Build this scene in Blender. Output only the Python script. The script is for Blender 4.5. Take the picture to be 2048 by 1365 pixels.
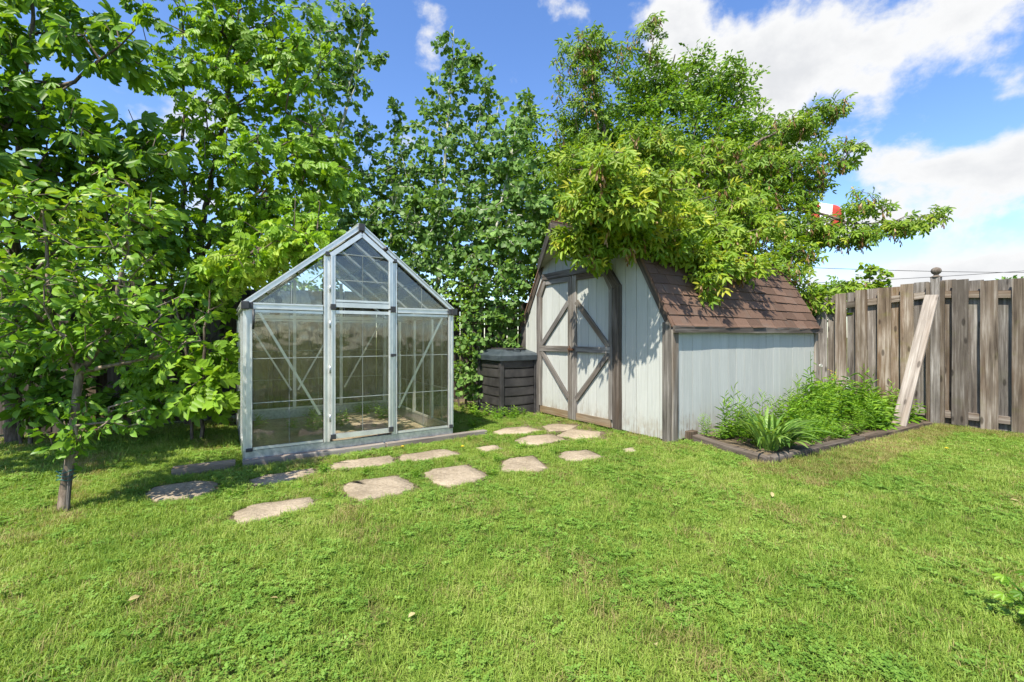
import bpy, math
import numpy as np
from mathutils import Matrix, Vector, Euler

# ------------------------------------------------------------------ clear
for o in list(bpy.data.objects):
    bpy.data.objects.remove(o, do_unlink=True)
sc = bpy.context.scene
COL = sc.collection
RNG = np.random.default_rng(7)
R = math.radians

# ------------------------------------------------------------------ camera, sky, sun, exposure
EYE = 1.10
FPX = 2048 * 16.0 / 36.0            # focal length in photo pixels
HZ = 675.0                           # horizon row in the photo
cam_d = bpy.data.cameras.new("camera")
cam_d.lens = 16.0
cam_d.sensor_width = 36.0
cam_d.shift_y = -(682.5 - HZ) / 2048.0
cam_d.clip_start = 0.05
cam_d.clip_end = 3000
cam = bpy.data.objects.new("camera", cam_d)
cam.location = (0, 0, EYE)
cam.rotation_euler = (R(90), 0, 0)
COL.objects.link(cam)
sc.camera = cam

SUN_TRAVEL = Vector((0.45, 0.89, 0)).normalized()     # horizontal travel of the light
SUN_EL = R(56)
world = bpy.data.worlds.new("World")
sc.world = world
world.use_nodes = True
wn = world.node_tree.nodes
wl = world.node_tree.links
wn.clear()
w_out = wn.new("ShaderNodeOutputWorld")
w_bg = wn.new("ShaderNodeBackground")
w_bg.inputs["Strength"].default_value = 0.13
w_sky = wn.new("ShaderNodeTexSky")
w_sky.sky_type = 'NISHITA'
w_sky.sun_disc = False
w_sky.sun_elevation = SUN_EL
w_sky.sun_rotation = math.atan2(-SUN_TRAVEL.x, -SUN_TRAVEL.y)
w_sky.air_density = 1.0
w_sky.dust_density = 0.7
w_sky.ozone_density = 2.2
w_sky.altitude = 200


def wmath(op, a, b=None, c=None):
    n = wn.new("ShaderNodeMath")
    n.operation = op
    for i, v in enumerate((a, b, c)):
        if v is None:
            continue
        if isinstance(v, (int, float)):
            n.inputs[i].default_value = v
        else:
            wl.new(v, n.inputs[i])
    return n.outputs[0]


def wrange(v, a, b, c=0.0, d=1.0, smooth=True):
    n = wn.new("ShaderNodeMapRange")
    n.interpolation_type = 'SMOOTHSTEP' if smooth else 'LINEAR'
    wl.new(v, n.inputs["Value"])
    n.inputs["From Min"].default_value = a
    n.inputs["From Max"].default_value = b
    n.inputs["To Min"].default_value = c
    n.inputs["To Max"].default_value = d
    return n.outputs["Result"]


w_tc = wn.new("ShaderNodeTexCoord")
w_sep = wn.new("ShaderNodeSeparateXYZ")
wl.new(w_tc.outputs["Generated"], w_sep.inputs[0])
dx, dy, dz = w_sep.outputs
az = wmath('ARCTAN2', dx, dy)
el = wmath('ARCSINE', dz)
# fair-weather cumulus: noise on (azimuth, elevation), flattened towards the horizon
w_cmb = wn.new("ShaderNodeCombineXYZ")
wl.new(wmath('MULTIPLY', az, 1.0), w_cmb.inputs[0])
wl.new(wmath('MULTIPLY', el, 1.3), w_cmb.inputs[1])
w_n1 = wn.new("ShaderNodeTexNoise")
w_n1.inputs["Scale"].default_value = 7.0
w_n1.inputs["Detail"].default_value = 10
w_n1.inputs["Roughness"].default_value = 0.58
w_n1.inputs["Distortion"].default_value = 0.1
wl.new(w_cmb.outputs[0], w_n1.inputs["Vector"])
w_n2 = wn.new("ShaderNodeTexNoise")
w_n2.inputs["Scale"].default_value = 1.6
w_n2.inputs["Detail"].default_value = 2
wl.new(w_cmb.outputs[0], w_n2.inputs["Vector"])


def cloud_bank(px, py, rx, ry, amt):
    """a cloud bank centred on a direction, soft ellipse in azimuth and elevation"""
    a0 = math.atan2(px - 1024, FPX)
    e0 = math.atan2(HZ - py, math.hypot(FPX, px - 1024))
    k = math.cos(a0) ** 2 / FPX
    ra, re_ = rx * k, ry * math.cos(a0) / FPX
    u = wmath('DIVIDE', wmath('SUBTRACT', az, a0), ra)
    v = wmath('DIVIDE', wmath('SUBTRACT', el, e0), re_)
    q = wmath('ADD', wmath('MULTIPLY', u, u), wmath('MULTIPLY', v, v))
    return wmath('MULTIPLY', wmath('EXPONENT', wmath('MULTIPLY', q, -1.0)), amt)


banks = [(1720, 60, 240, 95, 0.44), (1960, 80, 120, 110, 0.38), (1370, 45, 90, 80, 0.46), (1560, 150, 110, 100, 0.34),
         (860, 120, 45, 70, 0.30), (1880, 345, 210, 55, 0.44), (1720, 450, 230, 40, 0.38),
         (1900, 540, 420, 45, 0.46), (1560, 330, 100, 100, 0.25), (510, 130, 60, 70, 0.28),
         (690, 330, 60, 40, 0.28), (2250, 300, 250, 120, 0.35), (-300, 250, 300, 120, 0.3)]
cov = wrange(w_n2.outputs["Fac"], 0.45, 0.75, 0.0, 0.15)
for bk in banks:
    cov = wmath('ADD', cov, cloud_bank(*bk))
dens = wmath('ADD', wmath('MULTIPLY', wmath('SUBTRACT', w_n1.outputs["Fac"], 0.5), 1.55), cov)
c_mask = wrange(dens, 0.13, 0.42)
c_mask = wmath('MULTIPLY', c_mask, wrange(dz, -0.02, 0.05))
thick = wrange(dens, 0.35, 0.8)
w_cc = wn.new("ShaderNodeMix")
w_cc.data_type = 'RGBA'
w_cc.inputs[6].default_value = (2.95, 2.97, 2.99, 1)
w_cc.inputs[7].default_value = (2.4, 2.45, 2.54, 1)
wl.new(thick, w_cc.inputs[0])
w_hsv = wn.new("ShaderNodeHueSaturation")
w_hsv.inputs["Saturation"].default_value = 1.18
w_hsv.inputs["Value"].default_value = 0.86
w_hsv.inputs["Hue"].default_value = 0.508
wl.new(w_sky.outputs[0], w_hsv.inputs["Color"])
w_mix = wn.new("ShaderNodeMix")
w_mix.data_type = 'RGBA'
wl.new(c_mask, w_mix.inputs[0])
wl.new(w_hsv.outputs[0], w_mix.inputs[6])
wl.new(w_cc.outputs[2], w_mix.inputs[7])
wl.new(w_mix.outputs[2], w_bg.inputs["Color"])
wl.new(w_bg.outputs[0], w_out.inputs["Surface"])

sun_d = bpy.data.lights.new("sun", 'SUN')
sun_d.energy = 3.8
sun_d.angle = R(0.53)
sun_d.color = (1.0, 0.925, 0.79)
sun = bpy.data.objects.new("sun", sun_d)
tv = Vector((SUN_TRAVEL.x * math.cos(SUN_EL), SUN_TRAVEL.y * math.cos(SUN_EL), -math.sin(SUN_EL)))
sun.rotation_euler = tv.to_track_quat('-Z', 'Y').to_euler()
sun.location = (-6, -10, 18)
COL.objects.link(sun)

sc.view_settings.view_transform = 'Standard'
sc.view_settings.look = 'None'
sc.view_settings.exposure = 1.35
sc.view_settings.gamma = 1.0
sc.view_settings.use_curve_mapping = False
sc.render.engine = 'CYCLES'
sc.cycles.transparent_max_bounces = 24
sc.cycles.max_bounces = 8

# ------------------------------------------------------------------ node helpers


class NT:
    def __init__(s, name):
        s.m = bpy.data.materials.new(name)
        s.m.use_nodes = True
        s.t = s.m.node_tree
        s.t.nodes.clear()
        s.out = s.t.nodes.new("ShaderNodeOutputMaterial")

    def n(s, typ, **kw):
        nd = s.t.nodes.new(typ)
        for k, v in kw.items():
            setattr(nd, k, v)
        return nd

    def l(s, a, b):
        s.t.links.new(a, b)

    def val(s, sock, v):
        if isinstance(v, bpy.types.NodeSocket):
            s.l(v, sock)
        elif isinstance(v, (tuple, list)) and len(v) == 3 and sock.type == 'RGBA':
            sock.default_value = (*v, 1)
        else:
            sock.default_value = v

    def math(s, op, a, b=0.0):
        nd = s.n("ShaderNodeMath", operation=op)
        s.val(nd.inputs[0], a)
        s.val(nd.inputs[1], b)
        return nd.outputs[0]

    def mix(s, f, a, b, blend='MIX'):
        nd = s.n("ShaderNodeMix", data_type='RGBA', blend_type=blend)
        s.val(nd.inputs[0], f)
        s.val(nd.inputs[6], a)
        s.val(nd.inputs[7], b)
        return nd.outputs[2]

    def noise(s, vec, scale, detail=4, rough=0.55, dist=0.0):
        nd = s.n("ShaderNodeTexNoise")
        if vec is not None:
            s.l(vec, nd.inputs["Vector"])
        nd.inputs["Scale"].default_value = scale
        nd.inputs["Detail"].default_value = detail
        nd.inputs["Roughness"].default_value = rough
        nd.inputs["Distortion"].default_value = dist
        return nd.outputs["Fac"]

    def ramp(s, f, stops):
        nd = s.n("ShaderNodeValToRGB")
        s.l(f, nd.inputs[0])
        e = nd.color_ramp.elements
        while len(e) > 1:
            e.remove(e[-1])
        e[0].position = stops[0][0]
        e[0].color = (*stops[0][1], 1)
        for p, c in stops[1:]:
            x = e.new(p)
            x.color = (*c, 1)
        return nd.outputs[0]

    def rng(s, v, a, b, c=0.0, d=1.0):
        nd = s.n("ShaderNodeMapRange", interpolation_type='SMOOTHSTEP')
        s.l(v, nd.inputs["Value"])
        for k, x in zip(("From Min", "From Max", "To Min", "To Max"), (a, b, c, d)):
            nd.inputs[k].default_value = x
        return nd.outputs["Result"]

    def mapping(s, vec, scale=(1, 1, 1), loc=(0, 0, 0)):
        nd = s.n("ShaderNodeMapping")
        s.l(vec, nd.inputs["Vector"])
        nd.inputs["Scale"].default_value = scale
        nd.inputs["Location"].default_value = loc
        return nd.outputs[0]

    def obj(s):
        """object coordinates, offset per object so that alike pieces differ"""
        tc = s.n("ShaderNodeTexCoord")
        oi = s.n("ShaderNodeObjectInfo")
        m = s.math('MULTIPLY', oi.outputs["Random"], 37.0)
        cx = s.n("ShaderNodeCombineXYZ")
        s.l(m, cx.inputs[0])
        s.l(m, cx.inputs[1])
        s.l(m, cx.inputs[2])
        ad = s.n("ShaderNodeVectorMath", operation='ADD')
        s.l(tc.outputs["Object"], ad.inputs[0])
        s.l(cx.outputs[0], ad.inputs[1])
        return ad.outputs[0], oi.outputs["Random"]

    def pos(s):
        return s.n("ShaderNodeNewGeometry").outputs["Position"]

    def bump(s, h, strength=0.3, dist=0.01):
        nd = s.n("ShaderNodeBump")
        nd.inputs["Strength"].default_value = strength
        nd.inputs["Distance"].default_value = dist
        s.l(h, nd.inputs["Height"])
        return nd.outputs[0]

    def bsdf(s, col, rough=0.6, metal=0.0, spec=0.5, normal=None):
        nd = s.n("ShaderNodeBsdfPrincipled")
        s.val(nd.inputs["Base Color"], col)
        s.val(nd.inputs["Roughness"], rough)
        s.val(nd.inputs["Metallic"], metal)
        nd.inputs["Specular IOR Level"].default_value = spec
        if normal is not None:
            s.l(normal, nd.inputs["Normal"])
        return nd.outputs[0]

    def done(s, shader):
        s.l(shader, s.out.inputs["Surface"])
        return s.m


def mat_wood(name, dark, mid, light, moss=0.0, var=0.35, knots=True):
    t = NT(name)
    v, rnd = t.obj()
    g = t.noise(t.mapping(v, (38, 38, 1.6)), 1.0, 6, 0.62, 0.6)
    s = t.noise(t.mapping(v, (5, 5, 1.3)), 1.0, 4, 0.6)
    f = t.math('ADD', t.math('MULTIPLY', g, 0.6), t.math('MULTIPLY', s, 0.4))
    c = t.ramp(f, [(0.34, dark), (0.5, mid), (0.66, light)])
    brown = t.rng(t.noise(t.mapping(v, (7, 7, 0.8), (3, 1, 5)), 1.0, 3), 0.5, 0.72)
    c = t.mix(t.math('MULTIPLY', brown, 0.6), c, (dark[0] * 2.0, dark[1] * 1.55, dark[2] * 1.15))
    if knots:
        vo = t.n("ShaderNodeTexVoronoi")
        vo.inputs["Scale"].default_value = 1.0
        t.l(t.mapping(v, (9, 9, 3.2)), vo.inputs["Vector"])
        k = t.rng(vo.outputs["Distance"], 0.1, 0.19, 1.0, 0.0)
        c = t.mix(t.math('MULTIPLY', k, 0.7), c, (dark[0] * 0.45, dark[1] * 0.42, dark[2] * 0.4))
    if moss > 0:
        mm = t.rng(t.noise(v, 6.0, 5), 0.55, 0.7, 0.0, moss)
        c = t.mix(mm, c, (0.12, 0.13, 0.03))
    hs = t.n("ShaderNodeHueSaturation")
    t.l(c, hs.inputs["Color"])
    t.l(t.math('ADD', t.math('MULTIPLY', rnd, 2 * var), 1.0 - var), hs.inputs["Value"])
    t.l(t.math('ADD', t.math('MULTIPLY', t.math('FRACT', t.math('MULTIPLY', rnd, 7.31)), 0.9), 0.55), hs.inputs["Saturation"])
    b = t.bump(g, 0.55, 0.004)
    return t.done(t.bsdf(hs.outputs[0], 0.82, 0, 0.25, b))


def mat_paint(name):
    """old white paint on grooved boards: streaked, peeling to grey wood, stained near the ground"""
    t = NT(name)
    v, rnd = t.obj()
    p = t.pos()
    fine = t.noise(t.mapping(v, (60, 60, 2.5)), 1.0, 6, 0.65)
    blot = t.noise(v, 3.0, 5, 0.6)
    c = t.mix(t.rng(fine, 0.35, 0.7), (0.385, 0.405, 0.385), (0.445, 0.46, 0.435))
    c = t.mix(t.math('MULTIPLY', t.rng(blot, 0.45, 0.75), 0.4), c, (0.36, 0.375, 0.35))
    peel = t.noise(t.mapping(v, (45, 45, 5)), 1.0, 8, 0.7, 0.4)
    sep = t.n("ShaderNodeSeparateXYZ")
    t.l(p, sep.inputs[0])
    low = t.rng(sep.outputs[2], 0.0, 0.55, 0.13, 0.0)
    pm = t.rng(t.math('ADD', peel, low), 0.635, 0.70)
    c = t.mix(t.math('MULTIPLY', pm, 0.85), c, (0.26, 0.24, 0.21))
    dirt = t.math('MULTIPLY', t.rng(sep.outputs[2], 0.02, 0.34, 1.0, 0.0), t.rng(t.noise(p, 9.0, 6), 0.35, 0.65))
    c = t.mix(t.math('MULTIPLY', dirt, 0.65), c, (0.27, 0.23, 0.17))
    hs = t.n("ShaderNodeHueSaturation")
    t.l(c, hs.inputs["Color"])
    t.l(t.math('ADD', t.math('MULTIPLY', rnd, 0.10), 0.94), hs.inputs["Value"])
    b = t.bump(t.math('ADD', fine, t.math('MULTIPLY', peel, 0.6)), 0.35, 0.004)
    return t.done(t.bsdf(hs.outputs[0], 0.7, 0, 0.3, b))


def mat_leaf(name, stops, trans=0.42, rough=0.5, tint=(1.25, 1.15, 0.45), spec=0.35):
    """stops: colour ramp over the per-leaf random value"""
    t = NT(name)
    at = t.n("ShaderNodeAttribute", attribute_name="rnd")
    c = t.ramp(at.outputs["Fac"], stops)
    nz = t.noise(t.pos(), 5.0, 3)
    hs = t.n("ShaderNodeHueSaturation")
    t.l(c, hs.inputs["Color"])
    t.l(t.rng(nz, 0.3, 0.7, 0.78, 1.2), hs.inputs["Value"])
    col = hs.outputs[0]
    pb = t.bsdf(col, rough, 0, spec)
    tr = t.n("ShaderNodeBsdfTranslucent")
    t.l(t.mix(1.0, col, tint, 'MULTIPLY'), tr.inputs["Color"])
    mx = t.n("ShaderNodeMixShader")
    mx.inputs[0].default_value = trans
    t.l(pb, mx.inputs[1])
    t.l(tr.outputs[0], mx.inputs[2])
    return t.done(mx.outputs[0])


def mat_bark(name, c1, c2, sc_=1.0, bands=False):
    t = NT(name)
    tc = t.n("ShaderNodeTexCoord")
    v = tc.outputs["Object"]
    n1 = t.noise(t.mapping(v, (30 * sc_, 30 * sc_, 8 * sc_)), 1.0, 6, 0.65)
    c = t.mix(t.rng(n1, 0.35, 0.65), c1, c2)
    if bands:
        n2 = t.noise(t.mapping(v, (6, 6, 38)), 1.0, 3)
        c = t.mix(t.rng(n2, 0.58, 0.66, 0.0, 0.75), c, (0.06, 0.055, 0.05))
    return t.done(t.bsdf(c, 0.85, 0, 0.2, t.bump(n1, 0.7, 0.006)))


def mat_plain(name, c1, c2, rough=0.6, metal=0.0, scale=12.0, bump=0.15, spec=0.5):
    t = NT(name)
    v, rnd = t.obj()
    n1 = t.noise(v, scale, 6, 0.6)
    c = t.mix(t.rng(n1, 0.3, 0.7), c1, c2)
    return t.done(t.bsdf(c, rough, metal, spec, t.bump(n1, bump, 0.004)))


def mat_glass():
    t = NT("glazing")
    v, rnd = t.obj()
    fr = t.n("ShaderNodeFresnel")
    fr.inputs["IOR"].default_value = 1.5
    wav = t.bump(t.noise(t.pos(), 3.5, 2), 0.35, 0.02)
    t.l(wav, fr.inputs["Normal"])
    tr = t.n("ShaderNodeBsdfTransparent")
    tr.inputs[0].default_value = (0.97, 0.975, 0.95, 1)
    gl = t.n("ShaderNodeBsdfGlossy")
    gl.inputs["Roughness"].default_value = 0.04
    gl.inputs["Color"].default_value = (0.95, 0.95, 0.95, 1)
    t.l(wav, gl.inputs["Normal"])
    m1 = t.n("ShaderNodeMixShader")
    t.l(t.math('MULTIPLY', fr.outputs[0], 1.35), m1.inputs[0])
    t.l(tr.outputs[0], m1.inputs[1])
    t.l(gl.outputs[0], m1.inputs[2])
    df = t.n("ShaderNodeBsdfDiffuse")
    df.inputs["Color"].default_value = (0.46, 0.48, 0.36, 1)
    m2 = t.n("ShaderNodeMixShader")
    t.l(t.rng(t.noise(t.pos(), 6.0, 6, 0.65), 0.3, 0.75, 0.006, 0.055), m2.inputs[0])
    t.l(m1.outputs[0], m2.inputs[1])
    t.l(df.outputs[0], m2.inputs[2])
    return t.done(m2.outputs[0])


def mat_lawn_soil():
    t = NT("lawn_soil")
    p = t.pos()
    n1 = t.noise(p, 1.4, 4)
    n2 = t.noise(p, 60, 6, 0.7)
    c = t.mix(t.rng(n2, 0.3, 0.7), (0.07, 0.09, 0.022), (0.16, 0.17, 0.05))
    c = t.mix(t.rng(n1, 0.5, 0.7, 0.0, 0.5), c, (0.13, 0.115, 0.05))
    return t.done(t.bsdf(c, 0.95, 0, 0.1, t.bump(n2, 0.8, 0.02)))


def mat_soil(name, a, b):
    t = NT(name)
    p = t.pos()
    n1 = t.noise(p, 3.0, 5)
    n2 = t.noise(p, 45, 6, 0.7)
    f = t.math('ADD', t.math('MULTIPLY', n1, 0.55), t.math('MULTIPLY', n2, 0.45))
    c = t.mix(t.rng(f, 0.38, 0.62), a, b)
    return t.done(t.bsdf(c, 0.95, 0, 0.1, t.bump(n2, 0.9, 0.02)))


def mat_grass(name, stops):
    t = NT(name)
    p = t.pos()
    at = t.n("ShaderNodeAttribute", attribute_name="rnd")
    patch = t.noise(p, 0.9, 4, 0.6)
    small = t.noise(p, 7.0, 3, 0.6)
    f = t.math('ADD', t.math('MULTIPLY', at.outputs["Fac"], 0.45),
               t.math('ADD', t.math('MULTIPLY', t.rng(patch, 0.3, 0.7), 0.35), t.math('MULTIPLY', t.rng(small, 0.3, 0.7), 0.25)))
    c = t.ramp(f, stops)
    pb = t.bsdf(c, 0.55, 0, 0.3)
    tr = t.n("ShaderNodeBsdfTranslucent")
    t.l(t.mix(1.0, c, (1.2, 1.15, 0.5), 'MULTIPLY'), tr.inputs["Color"])
    mx = t.n("ShaderNodeMixShader")
    mx.inputs[0].default_value = 0.4
    t.l(pb, mx.inputs[1])
    t.l(tr.outputs[0], mx.inputs[2])
    return t.done(mx.outputs[0])


def mat_shingle():
    t = NT("asphalt_shingle")
    v, rnd = t.obj()
    n = t.noise(v, 260, 3, 0.8)
    b = t.noise(v, 5, 4)
    c = t.mix(t.rng(n, 0.3, 0.7), (0.062, 0.038, 0.027), (0.165, 0.104, 0.075))
    c = t.mix(t.rng(b, 0.5, 0.75, 0.0, 0.5), c, (0.11, 0.09, 0.075))
    hs = t.n("ShaderNodeHueSaturation")
    t.l(c, hs.inputs["Color"])
    t.l(t.math('ADD', t.math('MULTIPLY', rnd, 0.45), 0.78), hs.inputs["Value"])
    return t.done(t.bsdf(hs.outputs[0], 0.9, 0, 0.2, t.bump(n, 0.6, 0.003)))


M = {}
M['fence'] = mat_wood("weathered_cedar", (0.045, 0.035, 0.027), (0.155, 0.13, 0.106), (0.35, 0.32, 0.285), moss=0.15, var=0.42)
M['oldfence'] = mat_wood("dark_old_boards", (0.045, 0.033, 0.025), (0.10, 0.08, 0.062), (0.17, 0.145, 0.12), moss=0.25)
M['trim'] = mat_wood("weathered_trim", (0.05, 0.044, 0.038), (0.15, 0.137, 0.122), (0.31, 0.29, 0.268), var=0.2, knots=False)
M['darktrim'] = mat_wood("dark_trim", (0.028, 0.023, 0.019), (0.075, 0.063, 0.053), (0.18, 0.158, 0.14), var=0.2, knots=False)
M['bedwood'] = mat_wood("bed_timber", (0.032, 0.022, 0.014), (0.085, 0.060, 0.040), (0.17, 0.13, 0.095), var=0.2)
M['plank'] = mat_wood("grey_plank", (0.10, 0.08, 0.064), (0.25, 0.215, 0.18), (0.40, 0.36, 0.315), var=0.05)
M['sill'] = mat_wood("ground_timber", (0.09, 0.07, 0.05), (0.20, 0.165, 0.125), (0.33, 0.29, 0.23), var=0.15)
M['paint'] = mat_paint("peeling_white_paint")
M['soffit'] = mat_plain("soffit_board", (0.30, 0.29, 0.25), (0.42, 0.41, 0.36), 0.8)
M['shingle'] = mat_shingle()
M['alu'] = mat_plain("mill_aluminium", (0.58, 0.59, 0.57), (0.72, 0.73, 0.70), 0.40, 0.7, 9.0, 0.05)
M['galv'] = mat_plain("galvanised_steel", (0.36, 0.39, 0.40), (0.54, 0.57, 0.58), 0.42, 0.9, 30.0, 0.05)
M['bar'] = mat_plain("glazing_bar", (0.28, 0.30, 0.26), (0.40, 0.42, 0.38), 0.5, 0.5, 9.0, 0.03)
M['black'] = mat_plain("black_plastic", (0.018, 0.018, 0.02), (0.04, 0.042, 0.045), 0.45)
M['bin'] = mat_plain("bin_plastic", (0.020, 0.019, 0.020), (0.05, 0.047, 0.046), 0.5, 0, 7.0, 0.12)
M['lid'] = mat_plain("bin_lid_plastic", (0.022, 0.032, 0.040), (0.06, 0.076, 0.086), 0.4, 0, 6.0, 0.1)
M['glass'] = mat_glass()
M['stone'] = mat_soil("flagstone", (0.24, 0.197, 0.138), (0.41, 0.342, 0.25))
M['lawn'] = mat_lawn_soil()
M['soil'] = mat_soil("bare_soil", (0.07, 0.052, 0.035), (0.19, 0.15, 0.10))
M['paver'] = mat_soil("floor_boards", (0.20, 0.155, 0.105), (0.42, 0.35, 0.26))
M['rust'] = mat_plain("rusty_iron", (0.05, 0.025, 0.015), (0.13, 0.06, 0.03), 0.8, 0.3, 40.0, 0.4)
M['bark'] = mat_bark("brown_bark", (0.055, 0.042, 0.032), (0.16, 0.13, 0.10))
M['applebark'] = mat_bark("apple_bark", (0.10, 0.075, 0.055), (0.27, 0.215, 0.165))
M['aspenbark'] = mat_bark("pale_aspen_bark", (0.30, 0.31, 0.25), (0.50, 0.50, 0.43), 0.5, True)
M['apple'] = mat_leaf("apple_leaf", [(0, (0.084, 0.194, 0.020)), (0.5, (0.158, 0.313, 0.028)), (0.85, (0.251, 0.410, 0.039)), (1, (0.353, 0.475, 0.050))], rough=0.42)
M['chestnut'] = mat_leaf("buckeye_leaf", [(0, (0.070, 0.167, 0.015)), (0.6, (0.139, 0.281, 0.024)), (1, (0.241, 0.400, 0.039))], rough=0.45)
M['ash'] = mat_leaf("ash_leaf", [(0, (0.102, 0.227, 0.015)), (0.5, (0.195, 0.356, 0.024)), (0.85, (0.241, 0.410, 0.031)), (1, (0.353, 0.475, 0.055))], rough=0.48)
M['aspen'] = mat_leaf("aspen_leaf", [(0, (0.074, 0.167, 0.033)), (0.5, (0.138, 0.265, 0.055)), (1, (0.227, 0.367, 0.094))], rough=0.5)
M['dense'] = mat_leaf("small_leaf", [(0, (0.078, 0.173, 0.012)), (0.5, (0.157, 0.294, 0.020)), (1, (0.250, 0.399, 0.030))], rough=0.4)
M['elder'] = mat_leaf("boxelder_leaf", [(0, (0.070, 0.160, 0.012)), (0.45, (0.149, 0.270, 0.016)), (0.85, (0.260, 0.370, 0.025)), (1, (0.391, 0.410, 0.035))], rough=0.5)
M['samara'] = mat_leaf("dry_seed", [(0, (0.16, 0.085, 0.035)), (0.5, (0.27, 0.155, 0.07)), (1, (0.38, 0.26, 0.12))], trans=0.25, tint=(1.1, 0.9, 0.6))
M['weed'] = mat_leaf("weed_leaf", [(0, (0.082, 0.200, 0.014)), (0.5, (0.155, 0.320, 0.024)), (1, (0.267, 0.430, 0.045))], rough=0.5)
M['blue'] = mat_leaf("strap_leaf", [(0, (0.08, 0.18, 0.03)), (0.5, (0.15, 0.28, 0.05)), (1, (0.24, 0.37, 0.085))], rough=0.45)
M['petal'] = mat_plain("yellow_petal", (0.70, 0.48, 0.01), (0.80, 0.60, 0.02), 0.6)
M['fluff'] = mat_plain("seed_fluff", (0.5, 0.5, 0.46), (0.62, 0.62, 0.58), 0.9)
M['dryleaf'] = mat_leaf("fallen_leaf", [(0, (0.30, 0.22, 0.09)), (1, (0.52, 0.46, 0.22))], trans=0.2, tint=(1, 1, 0.8))
M['grass'] = mat_grass("lawn_grass", [(0.12, (0.120, 0.230, 0.027)), (0.45, (0.223, 0.340, 0.049)), (0.75, (0.329, 0.430, 0.087)), (1.0, (0.462, 0.480, 0.186))])
M['clover'] = mat_grass("clover_leaf", [(0.1, (0.116, 0.240, 0.032)), (0.6, (0.196, 0.338, 0.052)), (1.0, (0.276, 0.412, 0.081))])
M['straw'] = mat_grass("dry_grass", [(0.1, (0.19, 0.22, 0.05)), (0.6, (0.33, 0.29, 0.11)), (1.0, (0.46, 0.38, 0.18))])
M['tie'] = mat_plain("teal_tie", (0.02, 0.09, 0.08), (0.03, 0.13, 0.11), 0.5)
M['red'] = mat_plain("flag_red", (0.36, 0.03, 0.02), (0.45, 0.045, 0.03), 0.8)
M['white'] = mat_plain("flag_white", (0.72, 0.72, 0.74), (0.8, 0.8, 0.8), 0.8)
M['pole'] = mat_plain("pole_steel", (0.45, 0.48, 0.46), (0.6, 0.62, 0.6), 0.5, 0.3)
M['cable'] = mat_plain("cable", (0.05, 0.05, 0.055), (0.08, 0.08, 0.085), 0.7)
M['rock'] = mat_plain("dark_rock", (0.05, 0.042, 0.036), (0.12, 0.10, 0.085), 0.9, 0, 14.0, 0.8)

# ------------------------------------------------------------------ mesh helpers


def new_mesh(name, verts, faces, mats, smooth=False, rnd=None, midx=None):
    me = bpy.data.meshes.new(name)
    me.from_pydata([tuple(v) for v in verts], [], [tuple(f) for f in faces])
    for m in (mats if isinstance(mats, (list, tuple)) else [mats]):
        me.materials.append(m)
    if smooth:
        me.polygons.foreach_set("use_smooth", [True] * len(me.polygons))
    if midx is not None:
        me.polygons.foreach_set("material_index", midx)
    if rnd is not None:
        a = me.attributes.new("rnd", 'FLOAT', 'POINT')
        a.data.foreach_set("value", rnd)
    me.update()
    return me


def np_mesh(name, V, F, mat, rnd=None, smooth=False):
    """V (n,3) float, F list of (m,k) int arrays (k = 3 or 4)"""
    me = bpy.data.meshes.new(name)
    V = np.asarray(V, dtype=np.float32)
    me.vertices.add(len(V))
    me.vertices.foreach_set("co", V.ravel())
    li = np.concatenate([f.ravel() for f in F]).astype(np.int32)
    tot = np.concatenate([np.full(len(f), f.shape[1], np.int32) for f in F])
    st = np.concatenate([[0], np.cumsum(tot)[:-1]]).astype(np.int32)
    me.loops.add(len(li))
    me.loops.foreach_set("vertex_index", li)
    me.polygons.add(len(tot))
    me.polygons.foreach_set("loop_start", st)
    me.polygons.foreach_set("loop_total", tot)
    if smooth:
        me.polygons.foreach_set("use_smooth", np.ones(len(tot), bool))
    if rnd is not None:
        a = me.attributes.new("rnd", 'FLOAT', 'POINT')
        a.data.foreach_set("value", np.asarray(rnd, np.float32))
    me.materials.append(mat)
    me.update(calc_edges=True)
    me.validate()
    return me


def link(name, me, parent=None, mw=None):
    o = bpy.data.objects.new(name, me)
    COL.objects.link(o)
    if parent is not None:
        o.parent = parent
    if mw is not None:
        o.matrix_basis = mw
    return o


def empty(name, loc, rz, label, cat, group=None):
    o = bpy.data.objects.new(name, None)
    o.empty_display_size = 0.1
    o.location = loc
    o.rotation_euler = (0, 0, rz)
    COL.objects.link(o)
    tag(o, label, cat, group)
    return o


def tag(o, label=None, cat=None, group=None, kind=None):
    if label:
        o["label"] = label
    if cat:
        o["category"] = cat
    if group:
        o["group"] = group
    if kind:
        o["kind"] = kind
    return o


def W(px, py, d):
    """point at depth d that the photo shows at a pixel"""
    return Vector(((px - 1024) / FPX * d, d, EYE + (HZ - py) / FPX * d))


def G(px, py):
    """ground point the photo shows at a pixel"""
    d = FPX * EYE / (py - HZ)
    return Vector(((px - 1024) / FPX * d, d, 0.0))


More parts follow.
